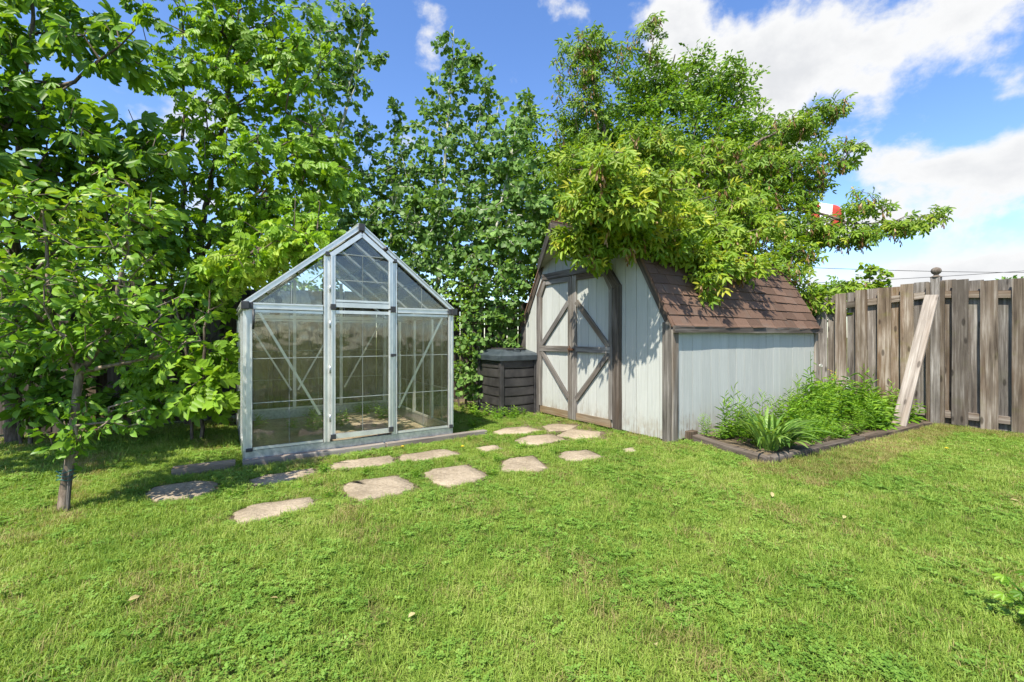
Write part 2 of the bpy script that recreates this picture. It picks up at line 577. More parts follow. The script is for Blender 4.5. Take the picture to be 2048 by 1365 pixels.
class MB:
    def __init__(s):
        s.v = []
        s.f = []

    def add(s, vs, fs):
        o = len(s.v)
        s.v += [Vector(v) for v in vs]
        s.f += [tuple(i + o for i in f) for f in fs]
        return s

    def box(s, a, b, ch=0.0):
        x0, y0, z0 = a
        x1, y1, z1 = b
        return s.add([(x0, y0, z0), (x1, y0, z0), (x1, y1, z0), (x0, y1, z0), (x0, y0, z1), (x1, y0, z1), (x1, y1, z1), (x0, y1, z1)],
                     [(0, 3, 2, 1), (4, 5, 6, 7), (0, 1, 5, 4), (1, 2, 6, 5), (2, 3, 7, 6), (3, 0, 4, 7)])

    def prism(s, poly, axis, a, b):
        """poly: 2D points (counter-clockwise) in the plane across axis; extruded from a to b"""
        def mk(p, q):
            if axis == 'x':
                return (q, p[0], p[1])
            if axis == 'y':
                return (p[0], q, p[1])
            return (p[0], p[1], q)
        n = len(poly)
        vs = [mk(p, a) for p in poly] + [mk(p, b) for p in poly]
        fs = [tuple(range(n))[::-1], tuple(range(n, 2 * n))]
        fs += [(i, (i + 1) % n, n + (i + 1) % n, n + i) for i in range(n)]
        return s.add(vs, fs)

    def tube(s, pts, rad, n=8, cap=True):
        pts = [Vector(p) for p in pts]
        if not hasattr(rad, '__len__'):
            rad = [rad] * len(pts)
        o = len(s.v)
        up = Vector((0.3, 0.2, 1)).normalized()
        for i, p in enumerate(pts):
            t = (pts[min(i + 1, len(pts) - 1)] - pts[max(i - 1, 0)]).normalized()
            u = t.cross(up if abs(t.dot(up)) < 0.95 else Vector((1, 0, 0))).normalized()
            w = t.cross(u)
            for k in range(n):
                a = 2 * math.pi * k / n
                s.v.append(p + (u * math.cos(a) + w * math.sin(a)) * rad[i])
        for i in range(len(pts) - 1):
            for k in range(n):
                a = o + i * n + k
                b = o + i * n + (k + 1) % n
                s.f.append((a, b, b + n, a + n))
        if cap:
            s.f.append(tuple(o + k for k in range(n))[::-1])
            s.f.append(tuple(o + (len(pts) - 1) * n + k for k in range(n)))
        return s

    def lathe(s, prof, n=16, c=(0, 0, 0)):
        o = len(s.v)
        c = Vector(c)
        for r, z in prof:
            for k in range(n):
                a = 2 * math.pi * k / n
                s.v.append(c + Vector((r * math.cos(a), r * math.sin(a), z)))
        for i in range(len(prof) - 1):
            for k in range(n):
                a = o + i * n + k
                b = o + i * n + (k + 1) % n
                s.f.append((a, b, b + n, a + n))
        s.f.append(tuple(o + k for k in range(n))[::-1])
        s.f.append(tuple(o + (len(prof) - 1) * n + k for k in range(n)))
        return s

    def build(s, name, mat, parent=None, smooth=False, mw=None, bevel=0.0):
        me = new_mesh(name, s.v, s.f, mat, smooth)
        o = link(name, me, parent, mw)
        if bevel > 0:
            m = o.modifiers.new("bevel", 'BEVEL')
            m.width = bevel
            m.segments = 2
            m.limit_method = 'ANGLE'
        return o


def beam(name, p0, p1, w, t, nrm, mat, parent, bevel=0.0, rough=0.0, seed=0):
    """a board from p0 to p1: its own local z runs along the grain; w across, t along nrm (thickness)"""
    p0 = Vector(p0)
    p1 = Vector(p1)
    z = (p1 - p0)
    L = z.length
    z.normalize()
    y = Vector(nrm)
    y = (y - z * y.dot(z)).normalized()
    x = y.cross(z)
    mw = Matrix(((x.x, y.x, z.x, p0.x), (x.y, y.y, z.y, p0.y), (x.z, y.z, z.z, p0.z), (0, 0, 0, 1)))
    mb = MB()
    if rough > 0:
        k = max(2, int(L / 0.3))
        rg = np.random.default_rng(seed + int(L * 1000) + int(abs(p0.x) * 777))
        for i in range(k + 1):
            h = L * i / k
            e = rg.normal(0, rough, 4)
            s0 = len(mb.v)
            mb.v += [Vector((-w / 2 + e[0], -t / 2 + e[2] * .5, h)), Vector((w / 2 + e[1], -t / 2 + e[2] * .5, h)), Vector((w / 2 + e[1], t / 2 + e[3] * .5, h)), Vector((-w / 2 + e[0], t / 2 + e[3] * .5, h))]
            if i:
                for q in range(4):
                    r2 = (q + 1) % 4
                    mb.f.append((s0 - 4 + q, s0 - 4 + r2, s0 + r2, s0 + q))
        mb.f.append((3, 2, 1, 0))
        n = len(mb.v)
        mb.f.append((n - 4, n - 3, n - 2, n - 1))
    else:
        mb.box((-w / 2, -t / 2, 0), (w / 2, t / 2, L))
    return mb.build(name, mat, parent, mw=mw, bevel=bevel)

# ------------------------------------------------------------------ frames of the yard
TH = R(33.4)
B = Vector((math.cos(TH), math.sin(TH), 0))
A = Vector((-math.sin(TH), math.cos(TH), 0))
O = Vector((1.658, 4.70, 0))


def Y(b, a, z=0.0):
    """yard frame with its origin at the shed's near corner: b along the shed's long side, a along its front"""
    return O + B * b + A * a + Vector((0, 0, z))


def toyard(p):
    v = Vector((p[0], p[1], 0)) - O
    return v.dot(B), v.dot(A)


GTH = R(32.6)
GO = Vector((-2.286, 3.895, 0))
GW, GD = 1.945, 2.33
GX = Vector((math.cos(GTH), math.sin(GTH), 0))
GY = Vector((-math.sin(GTH), math.cos(GTH), 0))

# ------------------------------------------------------------------ ground
def build_ground():
    n = 60
    xs = np.concatenate([[-900, -200, -60, -25], np.linspace(-12, 14, n), [25, 60, 200, 900]])
    ys = np.concatenate([[-300, -60, -15, -5], np.linspace(-2, 14, n), [25, 60, 200, 1200]])
    Xg, Yg = np.meshgrid(xs, ys)
    Z = np.zeros_like(Xg)
    V = np.stack([Xg, Yg, Z], -1).reshape(-1, 3)
    w = len(xs)
    i, j = np.meshgrid(np.arange(w - 1), np.arange(len(ys) - 1))
    a = (j * w + i).ravel()
    F = np.stack([a, a + 1, a + w + 1, a + w], -1)
    o = link("lawn_ground", np_mesh("lawn_ground", V, [F], M['lawn']))
    tag(o, "lawn ground under the grass, reaching the horizon", None, None, "structure")


build_ground()


def flat_patch(name, pts, z, mat, label, amp=0.03, seg=8, seed=1):
    rg = np.random.default_rng(seed)
    out = []
    n = len(pts)
    for i in range(n):
        p, q = Vector(pts[i]), Vector(pts[(i + 1) % n])
        for k in range(seg):
            r = p.lerp(q, k / seg)
            out.append((r.x + rg.normal(0, amp), r.y + rg.normal(0, amp), z))
    me = new_mesh(name, out, [tuple(range(len(out)))], mat)
    o = link(name, me)
    tag(o, label, None, None, "structure")
    return o, out


# bare earth in front of the shed doors and along the left fence
flat_patch("bare_earth", [Y(-0.75, 0.5), Y(-0.02, 0.55), Y(-0.02, 2.9), Y(-0.9, 3.1), Y(-1.0, 1.6)], 0.004, M['soil'],
           "trodden bare earth before the shed doors", 0.05)
flat_patch("shaded_earth", [Y(-9.5, 3.55), Y(-3.6, 3.5), Y(-3.4, 2.2), Y(-1.0, 2.95), Y(3.5, 2.9), Y(3.5, 4.25), Y(-9.5, 4.25)], 0.005, M['soil'],
           "shaded leaf-littered earth along the rear fence", 0.05, 16)
gf = [GO + GX * 0.03 + GY * 0.03, GO + GX * (GW - .03) + GY * .03, GO + GX * (GW - .03) + GY * (GD - .03), GO + GX * .03 + GY * (GD - .03)]
flat_patch("greenhouse_earth", gf, 0.012, M['paver'], "dusty earth floor inside the greenhouse", 0.0, 1)

# ------------------------------------------------------------------ shed
SD, SW = 3.17, 2.72                   # depth along b, width along a
EZ, KZ, PZ = 1.28, 2.14, 2.50         # eave, knuckle and peak heights
KA = 0.47                             # knuckle inset


def roof_z(a):
    a = min(a, SW - a)
    if a < KA:
        return EZ + (KZ - EZ) * a / KA
    return KZ + (PZ - KZ) * (a - KA) / (SW / 2 - KA)


shed = empty("garden_shed", tuple(O), TH, "weathered white barn shed with brown shingled gambrel roof and double doors", "shed")
# walls: each siding board its own piece
fw = MB().prism([(0.03, 0.02), (SW - 0.03, 0.02), (SW - 0.03, EZ - .02), (SW - KA, KZ - .05), (SW / 2, PZ - .06), (KA, KZ - .05), (0.03, EZ - .02)], 'x', 0.020, 0.05).build("wall", M['paint'], shed)
sw = MB().box((0.052, 0.020, 0.02), (SD - 0.05, 0.05, EZ)).build("wall", M['paint'], shed)
MB().box((0.052, SW - 0.05, 0.02), (SD - 0.05, SW - 0.02, EZ)).build("wall", M['paint'], shed)
MB().prism([(0.03, 0.02), (SW - 0.03, 0.02), (SW - 0.03, EZ - .02), (SW - KA, KZ - .05), (SW / 2, PZ - .06), (KA, KZ - .05), (0.03, EZ - .02)], 'x', SD - 0.048, SD - 0.01).build("wall", M['paint'], shed)
rg = np.random.default_rng(3)


def groove_profile(u0, u1, g=0.004, dpt=0.006):
    return u0 + g, u1 - g


nb = 17
for i in range(nb):                   # front boards, tops cut to the gambrel
    y0, y1 = SW * i / nb, SW * (i + 1) / nb
    a0, a1 = y0 + .0025, y1 - .0025
    tops = [a1, a0]
    for k in (KA, SW / 2, SW - KA):
        if a0 < k < a1:
            tops.append(k)
    tops.sort(reverse=True)
    poly = [(a0, 0.03 + rg.uniform(-.01, .01)), (a1, 0.03 + rg.uniform(-.01, .01))] + [(t, roof_z(t) - 0.03) for t in tops]
    MB().prism(poly, 'x', rg.uniform(-.001, .001), 0.019).build("siding_board", M['paint'], fw)
nb = 19
for i in range(nb):                   # long side boards
    x0, x1 = SD * i / nb, SD * (i + 1) / nb
    MB().box((x0 + .0025, rg.uniform(-.001, .001), 0.03 + rg.uniform(-.01, .01)), (x1 - .0025, 0.019, EZ - .01)).build("siding_board", M['paint'], sw)

# roof
roof = MB()
ov = 0.075
sl = Vector((0, KA, KZ - EZ)).normalized()
nr = Vector((0, -(KZ - EZ), KA)).normalized()
p_e = Vector((0, 0, EZ)) - sl * ov


def slab(mb, q, n, th):
    """a plate: quad q on top, thickness th against the normal n"""
    q = [Vector(v) for v in q]
    mb.add(q + [v - Vector(n) * th for v in q], [(0, 1, 2, 3), (7, 6, 5, 4), (0, 4, 5, 1), (1, 5, 6, 2), (2, 6, 7, 3), (3, 7, 4, 0)])


X0, X1 = -0.035, SD + 0.06
kn = Vector((0, KA, KZ))
slab(roof, [Vector((X0, 0, 0)) + p_e, Vector((X1, 0, 0)) + p_e, Vector((X1, 0, 0)) + kn, Vector((X0, 0, 0)) + kn], nr, 0.02)
nl = Vector((0, KZ - EZ, KA)).normalized()
ql = [Vector((v.x, SW - v.y, v.z)) for v in [Vector((X0, 0, 0)) + p_e, Vector((X0, 0, 0)) + kn, Vector((X1, 0, 0)) + kn, Vector((X1, 0, 0)) + p_e]]
slab(roof, ql, nl, 0.02)
HOOD = 0.50
nu = Vector((0, -(PZ - KZ), SW / 2 - KA)).normalized()
pk = Vector((0, SW / 2, PZ))
qu = [Vector((X0, 0, 0)) + kn, Vector((X1, 0, 0)) + kn, Vector((X1, 0, 0)) + pk, Vector((-HOOD, 0, 0)) + pk]
slab(roof, [v + nu * .021 for v in qu], nu, 0.02)
nu2 = Vector((0, PZ - KZ, SW / 2 - KA)).normalized()
qu2 = [Vector((v.x, SW - v.y, v.z)) for v in (qu[0], qu[3], qu[2], qu[1])]
slab(roof, [v + nu2 * .021 for v in qu2], nu2, 0.02)
roof_o = roof.build("roof", M['shingle'], shed)
# shingle tabs of the long steep slope, one by one
L = (kn - p_e).length
rows = 8
rh = L / rows
for r in range(rows):
    off = (r % 2) * 0.14 + rg.uniform(-.02, .02)
    x = X0 - off
    while x < X1:
        wd = 0.285
        a0, a1 = max(x, X0) + .003, min(x + wd, X1) - .003
        x += wd
        if a1 - a0 < 0.03:
            continue
        s0 = r * rh - (0.018 if r == 0 else 0.0) + rg.normal(0, .003)
        s1 = min(r * rh + rh * 1.15, L)
        curl = abs(rg.normal(0, 0.004)) + (abs(rg.normal(0.008, 0.012)) if r == 0 else 0)
        th = 0.006
        mb = MB()
        K = 4
        tl = rg.normal(0, .004)
        for k in range(K + 1):
            xx = a0 + (a1 - a0) * k / K
            bow = curl * (1 - ((k / K) * 2 - 1) ** 2 * rg.uniform(-.3, .6)) if r == 0 else curl
            for (s, hh) in ((s0 + tl * (k / K - .5) * 2, 0.011 + bow), (s0 + rh * .35, 0.010), (s1, 0.003)):
                b0 = p_e + sl * s + Vector((xx, 0, 0))
                mb.v.append(b0 + nr * hh)
                mb.v.append(b0 + nr * (hh - th))
        for k in range(K):
            q = k * 6
            for j in (0, 2):
                mb.f.append((q + j, q + 6 + j, q + 8 + j, q + 2 + j))
                mb.f.append((q + j + 3, q + 9 + j, q + 7 + j, q + 1 + j))
            mb.f.append((q + 1, q + 7, q + 6, q))
        for q in (0, K * 6):
            for j in (0, 2):
                f = (q + j, q + j + 2, q + j + 3, q + j + 1)
                mb.f.append(f if q == 0 else f[::-1])
        mb.build("shingle", M['shingle'], roof_o)
# shingle courses on the hood, seen edge-on
hood_rows = MB()
for r in range(7):
    for (sgn) in (0, 1):
        f0, f1 = r / 7, min(1, (r + 1.1) / 7)
        def pt(f, x):
            p = kn.lerp(pk, f) + Vector((x, 0, 0))
            n2 = nu
            if sgn:
                p.y = SW - p.y
                n2 = nu2
            return p, n2
        xa = X0 + (-HOOD - X0) * f0 - .012
        xb = X0 + (-HOOD - X0) * f1 - .012
        q = []
        for (f, x, h) in ((f0, xa, .036), (f0, X1, .036), (f1, X1, .028), (f1, xb, .028)):
            p, n2 = pt(f, x)
            q.append(p + n2 * h)
        if sgn:
            q = q[::-1]
        slab(hood_rows, q, n2, 0.012)
tag(hood_rows.build("shingle_courses", M['shingle'], roof_o), kind="stuff")
# hood soffit boards and fascia
for sgn in (0, 1):
    def fl(v):
        return Vector((v.x, SW - v.y, v.z)) if sgn else Vector(v)
    k0 = kn + Vector((X0, 0, -.012))
    p0 = pk + Vector((-HOOD, 0, -.012))
    beam("fascia", fl(k0 + Vector((-.012, 0, -.03))), fl(p0 + Vector((-.012, 0, -.03))), 0.10, 0.022, Vector((-1, 0, 0)) , M['darktrim'], roof_o)
    sf = MB()
    q = [fl(kn + Vector((-.005, 0.03, -.035))), fl(kn + Vector((X0, .03, -.035))), fl(pk + Vector((-HOOD + .02, 0, -.035))), fl(pk + Vector((-.005, 0, -.035)))]
    nn = (q[1] - q[0]).cross(q[2] - q[0]).normalized()
    slab(sf, q, nn, 0.01)
    sf.build("soffit", M['soffit'], roof_o)
    # rake board on the steep edge
    beam("rake_board", fl(p_e + Vector((-.012, 0, 0)) + sl * .02 - nr * .045), fl(kn + Vector((-.012, 0, 0)) - nr * .045), 0.075, 0.02, Vector((-1, 0, 0)), M['darktrim'], roof_o)
# eave board and corner boards
beam("eave_board", (-.04, -.050, EZ - 0.095), (SD + .06, -.050, EZ - 0.09), 0.07, 0.028, (0, -1, 0), M['darktrim'], shed, 0, .002)
beam("corner_board", (-.014, 0.055, 0.0), (-.014, 0.055, EZ - .02), 0.105, 0.024, (-1, 0, 0), M['trim'], shed, 0, .0015)
beam("corner_board", (0.02, -.015, 0.0), (0.02, -.015, EZ - .1), 0.085, 0.024, (0, -1, 0), M['trim'], shed, 0, .0015)
beam("corner_board", (SD - .03, -.015, 0.02), (SD - .03, -.015, EZ - .1), 0.07, 0.024, (0, -1, 0), M['trim'], shed, 0, .0015)
beam("corner_board", (-.014, SW - .045, 0.0), (-.014, SW - .045, EZ - .02), 0.09, 0.024, (-1, 0, 0), M['darktrim'], shed, 0, .0015)
# door frame with clipped shoulders
DR, DM, DL = 0.80, 1.513, 2.235
dz0, dsh, dtp = 0.03, 1.69, 1.915
frame = MB().box((-.010, DR + .02, .02), (-.004, DL - .02, .05)).build("door_frame", M['trim'], shed)


def fr(p, q, w, t=0.035, x=-.02, mat='trim', parent=None, name="frame_board", rough=.0015):
    beam(name, (x, p[0], p[1]), (x, q[0], q[1]), w, t, (-1, 0, 0), M[mat], parent or frame, 0, rough)


fr((DR - .055, 0.0), (DR - .055, dsh + .02), 0.10, 0.05, -.026, 'darktrim')
fr((DL + .035, 0.0), (DL + .035, dsh + .02), 0.065, 0.04, -.022, 'darktrim')
fr((DR - .06, dsh), (DR + .13, dtp + .04), 0.085, 0.055, -.03, 'darktrim')
fr((DL + .04, dsh), (DL - .13, dtp + .04), 0.07, 0.045, -.026, 'darktrim')
fr((DR + .09, dtp + .045), (DL - .09, dtp + .03), 0.085, 0.06, -.034, 'darktrim')
for (ya, yb, side) in ((DR, DM - .006, 1), (DM + .006, DL, -1)):
    door = MB().prism([(ya, dz0), (yb, dz0), (yb, dtp if side > 0 else dsh), ((yb if side > 0 else yb - .12), dtp), ((ya + .12 if side > 0 else ya), dtp), (ya, dsh if side > 0 else dtp)], 'x', -.022, -.006).build("door", M['paint'], shed)
    n = 5
    for i in range(n):                # door planks
        u0, u1 = ya + (yb - ya) * i / n + .002, ya + (yb - ya) * (i + 1) / n - .002
        def top(u):
            if side > 0:
                return min(dtp, dsh + (u - ya) / .12 * (dtp - dsh))
            return min(dtp, dsh + (yb - u) / .12 * (dtp - dsh))
        MB().prism([(u0, dz0 + .005), (u1, dz0 + .005), (u1, top(u1) - .01), (u0, top(u0) - .01)], 'x', -.028 + rg.uniform(-.001, .001), -.0225).build("door_plank", M['paint'], door)
    cy = DM + (-.042 if side > 0 else .042)
    oy = (ya + .03) if side > 0 else (yb - .03)
    X = -.042
    fr((cy, dz0), (cy, dtp - .02), 0.075, 0.026, X, 'trim', door, "stile")
    fr((oy, dz0 + .1), (oy, dsh - .01), 0.055, 0.026, X, 'trim', door, "stile")
    lo, hi = sorted((cy + (.038 if side < 0 else -.038), oy))
    fr((lo, dz0 + .05), (hi, dz0 + .05), 0.09, 0.024, X + .001, 'sill', door, "bottom_rail")
    fr((lo, 0.945), (hi, 0.945), 0.075, 0.030, X - .004, 'trim', door, "middle_rail")
    fr((lo + (.09 if side > 0 else 0), dtp - .045), (hi - (.09 if side < 0 else 0), dtp - .045), 0.07, 0.024, X + .002, 'trim', door, "top_rail")
    ds = (ya + .02, ya + .14) if side > 0 else (yb - .02, yb - .14)
    fr((ds[0], dsh - .02), (ds[1], dtp - .03), 0.06, 0.026, X - .001, 'trim', door, "shoulder_rail")
    ey = oy + (.03 if side > 0 else -.03)
    iy = cy + (-.035 if side > 0 else .035)
    fr((ey, .99), (iy, 1.56), 0.065, 0.024, X - .003, 'trim', door, "diagonal_brace")
    fr((ey, .90), (iy, 0.30), 0.065, 0.024, X - .003, 'trim', door, "diagonal_brace")
lt = MB().box((-.075, DM - .05, .93), (-.058, DM + .06, .955)).tube([(-.07, DM + .035, .90), (-.085, DM + .03, .94), (-.07, DM + .02, .99)], .008, 6)
lt.build("door_latch", M['rust'], shed)

# ------------------------------------------------------------------ greenhouse
gh = empty("greenhouse", tuple(GO), GTH, "aluminium framed greenhouse with clear glazing, pitched roof and hinged door", "greenhouse")
BZ, GE, GP = 0.125, 1.372, 2.165
HW = GW / 2
D0, D1 = 0.675, 1.283                 # door posts


def rake(x):
    return GE + (GP - GE) * (1 - abs(x - HW) / HW)


def bar(name, p0, p1, w, t, nrm, mat='alu', parent=None, bevel=0.0):
    return beam(name, p0, p1, w, t, nrm, M[mat], parent or gh, bevel)


def profile(name, p0, p1, w, t, nrm, parent=None):
    """aluminium extrusion: web with two raised ribs"""
    o = beam(name, p0, p1, w, t * .6, nrm, M['alu'], parent or gh)
    p0, p1, n = Vector(p0), Vector(p1), Vector(nrm).normalized()
    z = (p1 - p0).normalized()
    s = n.cross(z).normalized()
    inv = o.matrix_basis.inverted()
    for k in (-.36, 0.36):
        r_ = beam("rib", p0 + s * w * k + n * t * .4, p1 + s * w * k + n * t * .4, w * .2, t * .35, nrm, M['alu'], None)
        r_.parent = o
        r_.matrix_basis = inv @ r_.matrix_basis
    return o


# galvanised base
for (a, b, nrm) in (((0, 0, 0), (GW, 0, 0), (0, -1, 0)), ((0, GD, 0), (GW, GD, 0), (0, 1, 0)), ((0, 0.011, 0), (0, GD - .011, 0), (-1, 0, 0)), ((GW, 0.011, 0), (GW, GD - .011, 0), (1, 0, 0))):
    a, b = Vector(a), Vector(b)
    beam("base_panel", a + Vector((0, 0, BZ / 2)), b + Vector((0, 0, BZ / 2)), BZ - .004, 0.02, nrm, M['galv'], gh)
FX = [0, D0, D1, GW]
fy = Vector((0, -1, 0))
# front posts
profile("corner_post", (0.03, 0, BZ), (0.03, 0, GE), 0.048, 0.045, fy)
profile("corner_post", (GW - 0.03, 0, BZ), (GW - 0.03, 0, GE), 0.045, 0.045, fy)
profile("corner_post", (0.03, GD, BZ), (0.03, GD, GE), 0.05, 0.04, (0, 1, 0))
profile("corner_post", (GW - 0.03, GD, BZ), (GW - 0.03, GD, GE), 0.05, 0.04, (0, 1, 0))
bar("corner_angle", (0.0, 0.03, BZ), (0.0, 0.03, GE), 0.05, 0.03, (-1, 0, 0))
bar("corner_angle", (GW, 0.03, BZ), (GW, 0.03, GE), 0.05, 0.03, (1, 0, 0))
profile("door_post", (D0 - .016, 0, BZ), (D0 - .016, 0, rake(D0 - .03) - .04), 0.054, 0.04, fy)
profile("door_post", (D1 + .016, 0, BZ), (D1 + .016, 0, rake(D1 + .03) - .04), 0.054, 0.04, fy)
# eave rail of the front, side eaves, ridge
profile("eave_rail", (0.06, 0, GE), (D0 - .05, 0, GE), 0.055, 0.04, fy)
profile("eave_rail", (D1 + .05, 0, GE), (GW - .06, 0, GE), 0.055, 0.04, fy)
bar("eave_rail", (0.06, GD, GE), (GW - .06, GD, GE), 0.05, 0.035, (0, 1, 0))
for x in (0, GW):
    profile("gutter", (x, -.03, GE + .005), (x, GD + .03, GE + .005), 0.06, 0.05, (-1 if x == 0 else 1, 0, 0))
bar("ridge_beam", (HW, -.02, GP + .01), (HW, GD + .02, GP + .01), 0.07, 0.05, (0, 0, 1))
# rakes, doubled at the front
for y, nrm in ((0, fy), (GD, Vector((0, 1, 0)))):
    for s in (0, 1):
        x0 = 0.0 if s == 0 else GW
        profile("rake", (x0, y, GE + .02), (HW, y, GP + .01), 0.046, 0.04, nrm)
# studs and rafters
NY = 4
for k in range(1, NY):
    y = GD * k / NY
    for x in (0, GW):
        bar("stud", (x, y, BZ), (x, y, GE - .03), 0.04, 0.03, (-1 if x == 0 else 1, 0, 0))
        nn = Vector((-(GP - GE) if x == 0 else (GP - GE), 0, HW)).normalized()
        bar("rafter", (x, y, GE + .03), (HW, y, GP), 0.04, 0.03, nn)
for x in (D0, D1):
    bar("stud", (x, GD, BZ), (x, GD, rake(x) - .04), 0.04, 0.03, (0, 1, 0))


def glaze(mat_pts, name="glass_pane"):
    """pane from a planar quad/polygon with real thickness"""
    q = [Vector(p) for p in mat_pts]
    n = (q[1] - q[0]).cross(q[2] - q[0]).normalized()
    k = len(q)
    mb = MB().add(q + [v + n * .003 for v in q], [tuple(range(k))[::-1], tuple(range(k, 2 * k))] + [(i, (i + 1) % k, k + (i + 1) % k, k + i) for i in range(k)])
    return mb.build(name, M['glass'], gh)


ZB = [BZ + .025, 0.53, 0.915, GE - .05]


def wall_panel(P, u0, u1, nrm, diag=0, cols=2):
    """P(u, z) maps to the wall's plane: panes between thin bars"""
    um = (u0 + u1) / 2
    us = [u0, um, u1] if cols == 2 else [u0, u1]
    for i in range(len(us) - 1):
        for j in range(3):
            glaze([P(us[i] + .004, ZB[j] + .004), P(us[i + 1] - .004, ZB[j] + .004), P(us[i + 1] - .004, ZB[j + 1] - .004), P(us[i] + .004, ZB[j + 1] - .004)])
    for z in ZB[1:3]:
        bar("glazing_bar", P(u0, z), P(u1, z), 0.006, 0.007, nrm, 'bar')
    if cols == 2:
        bar("pane_seam", P(um, ZB[0]), P(um, ZB[3]), 0.003, 0.006, nrm, 'bar')
    bar("head_rail", P(u0, GE - .045), P(u1, GE - .045), 0.022, 0.02, nrm)
    bar("foot_rail", P(u0, BZ + .014), P(u1, BZ + .014), 0.022, 0.02, nrm)
    if diag:
        a, b = (P(u0 + .05, GE - .06), P(u1 - .02, .38)) if diag > 0 else (P(u1 - .05, GE - .06), P(u0 + .02, .38))
        nn = Vector(nrm)
        bar("diagonal_brace", Vector(a) - nn * .022, Vector(b) - nn * .022, 0.022, 0.006, nrm)


Pf = lambda u, z: Vector((u, -.002, z))
Pb = lambda u, z: Vector((u, GD, z))
Pl = lambda u, z: Vector((0, u, z))
Pr = lambda u, z: Vector((GW, u, z))
wall_panel(Pf, 0.06, D0 - .05, (0, -1, 0), 1)
wall_panel(Pf, D1 + .05, GW - .06, (0, -1, 0), -1)
wall_panel(Pb, 0.06, D0 - .02, (0, 1, 0), 1)
wall_panel(Pb, D0 + .02, D1 - .02, (0, 1, 0), -1)
wall_panel(Pb, D1 + .02, GW - .06, (0, 1, 0), -1)
for k in range(NY):
    y0, y1 = GD * k / NY + .025, GD * (k + 1) / NY - .025
    wall_panel(Pl, y0, y1, (-1, 0, 0), 0)
    wall_panel(Pr, y0, y1, (1, 0, 0), 0)
    for s in (0, 1):                  # roof panes
        for (f0, f1) in ((0.03, 0.36), (0.37, 0.69), (0.70, 0.98)):
            def rp(f, y):
                return Vector((HW * f if s == 0 else GW - HW * f, y, GE + .012 + (GP - GE) * f))
            glaze([rp(f0, y0), rp(f0, y1), rp(f1, y1), rp(f1, y0)], "roof_pane")
            if f0 > .1:
                bar("glazing_bar", rp(f0 - .005, y0), rp(f0 - .005, y1), 0.012, 0.012, (0, 0, 1), 'bar')
# gable panes
for (y, nrm, Pq) in ((0, (0, -1, 0), Pf), (GD, (0, 1, 0), Pb)):
    for (xa, xb) in ((0.10, D0 - .055), (D1 + .055, GW - .10)):
        xm = (xa + xb) / 2
        for (u0, u1) in ((xa, xm - .003), (xm + .003, xb)):
            z0 = GE + .03
            pts = [Pq(u0, z0), Pq(u1, z0), Pq(u1, max(z0 + .004, rake(u1) - .05)), Pq(u0, max(z0 + .004, rake(u0) - .05))]
            glaze(pts)
        bar("pane_seam", Pq(xm, GE + .03), Pq(xm, rake(xm) - .05), 0.006, 0.008, nrm, 'bar')
# rear gable centre
glaze([Pb(D0 + .02, GE + .03), Pb(D1 - .02, GE + .03), Pb(D1 - .02, rake(D1) - .05), Pb(HW, GP - .05), Pb(D0 + .02, rake(D0) - .05)])
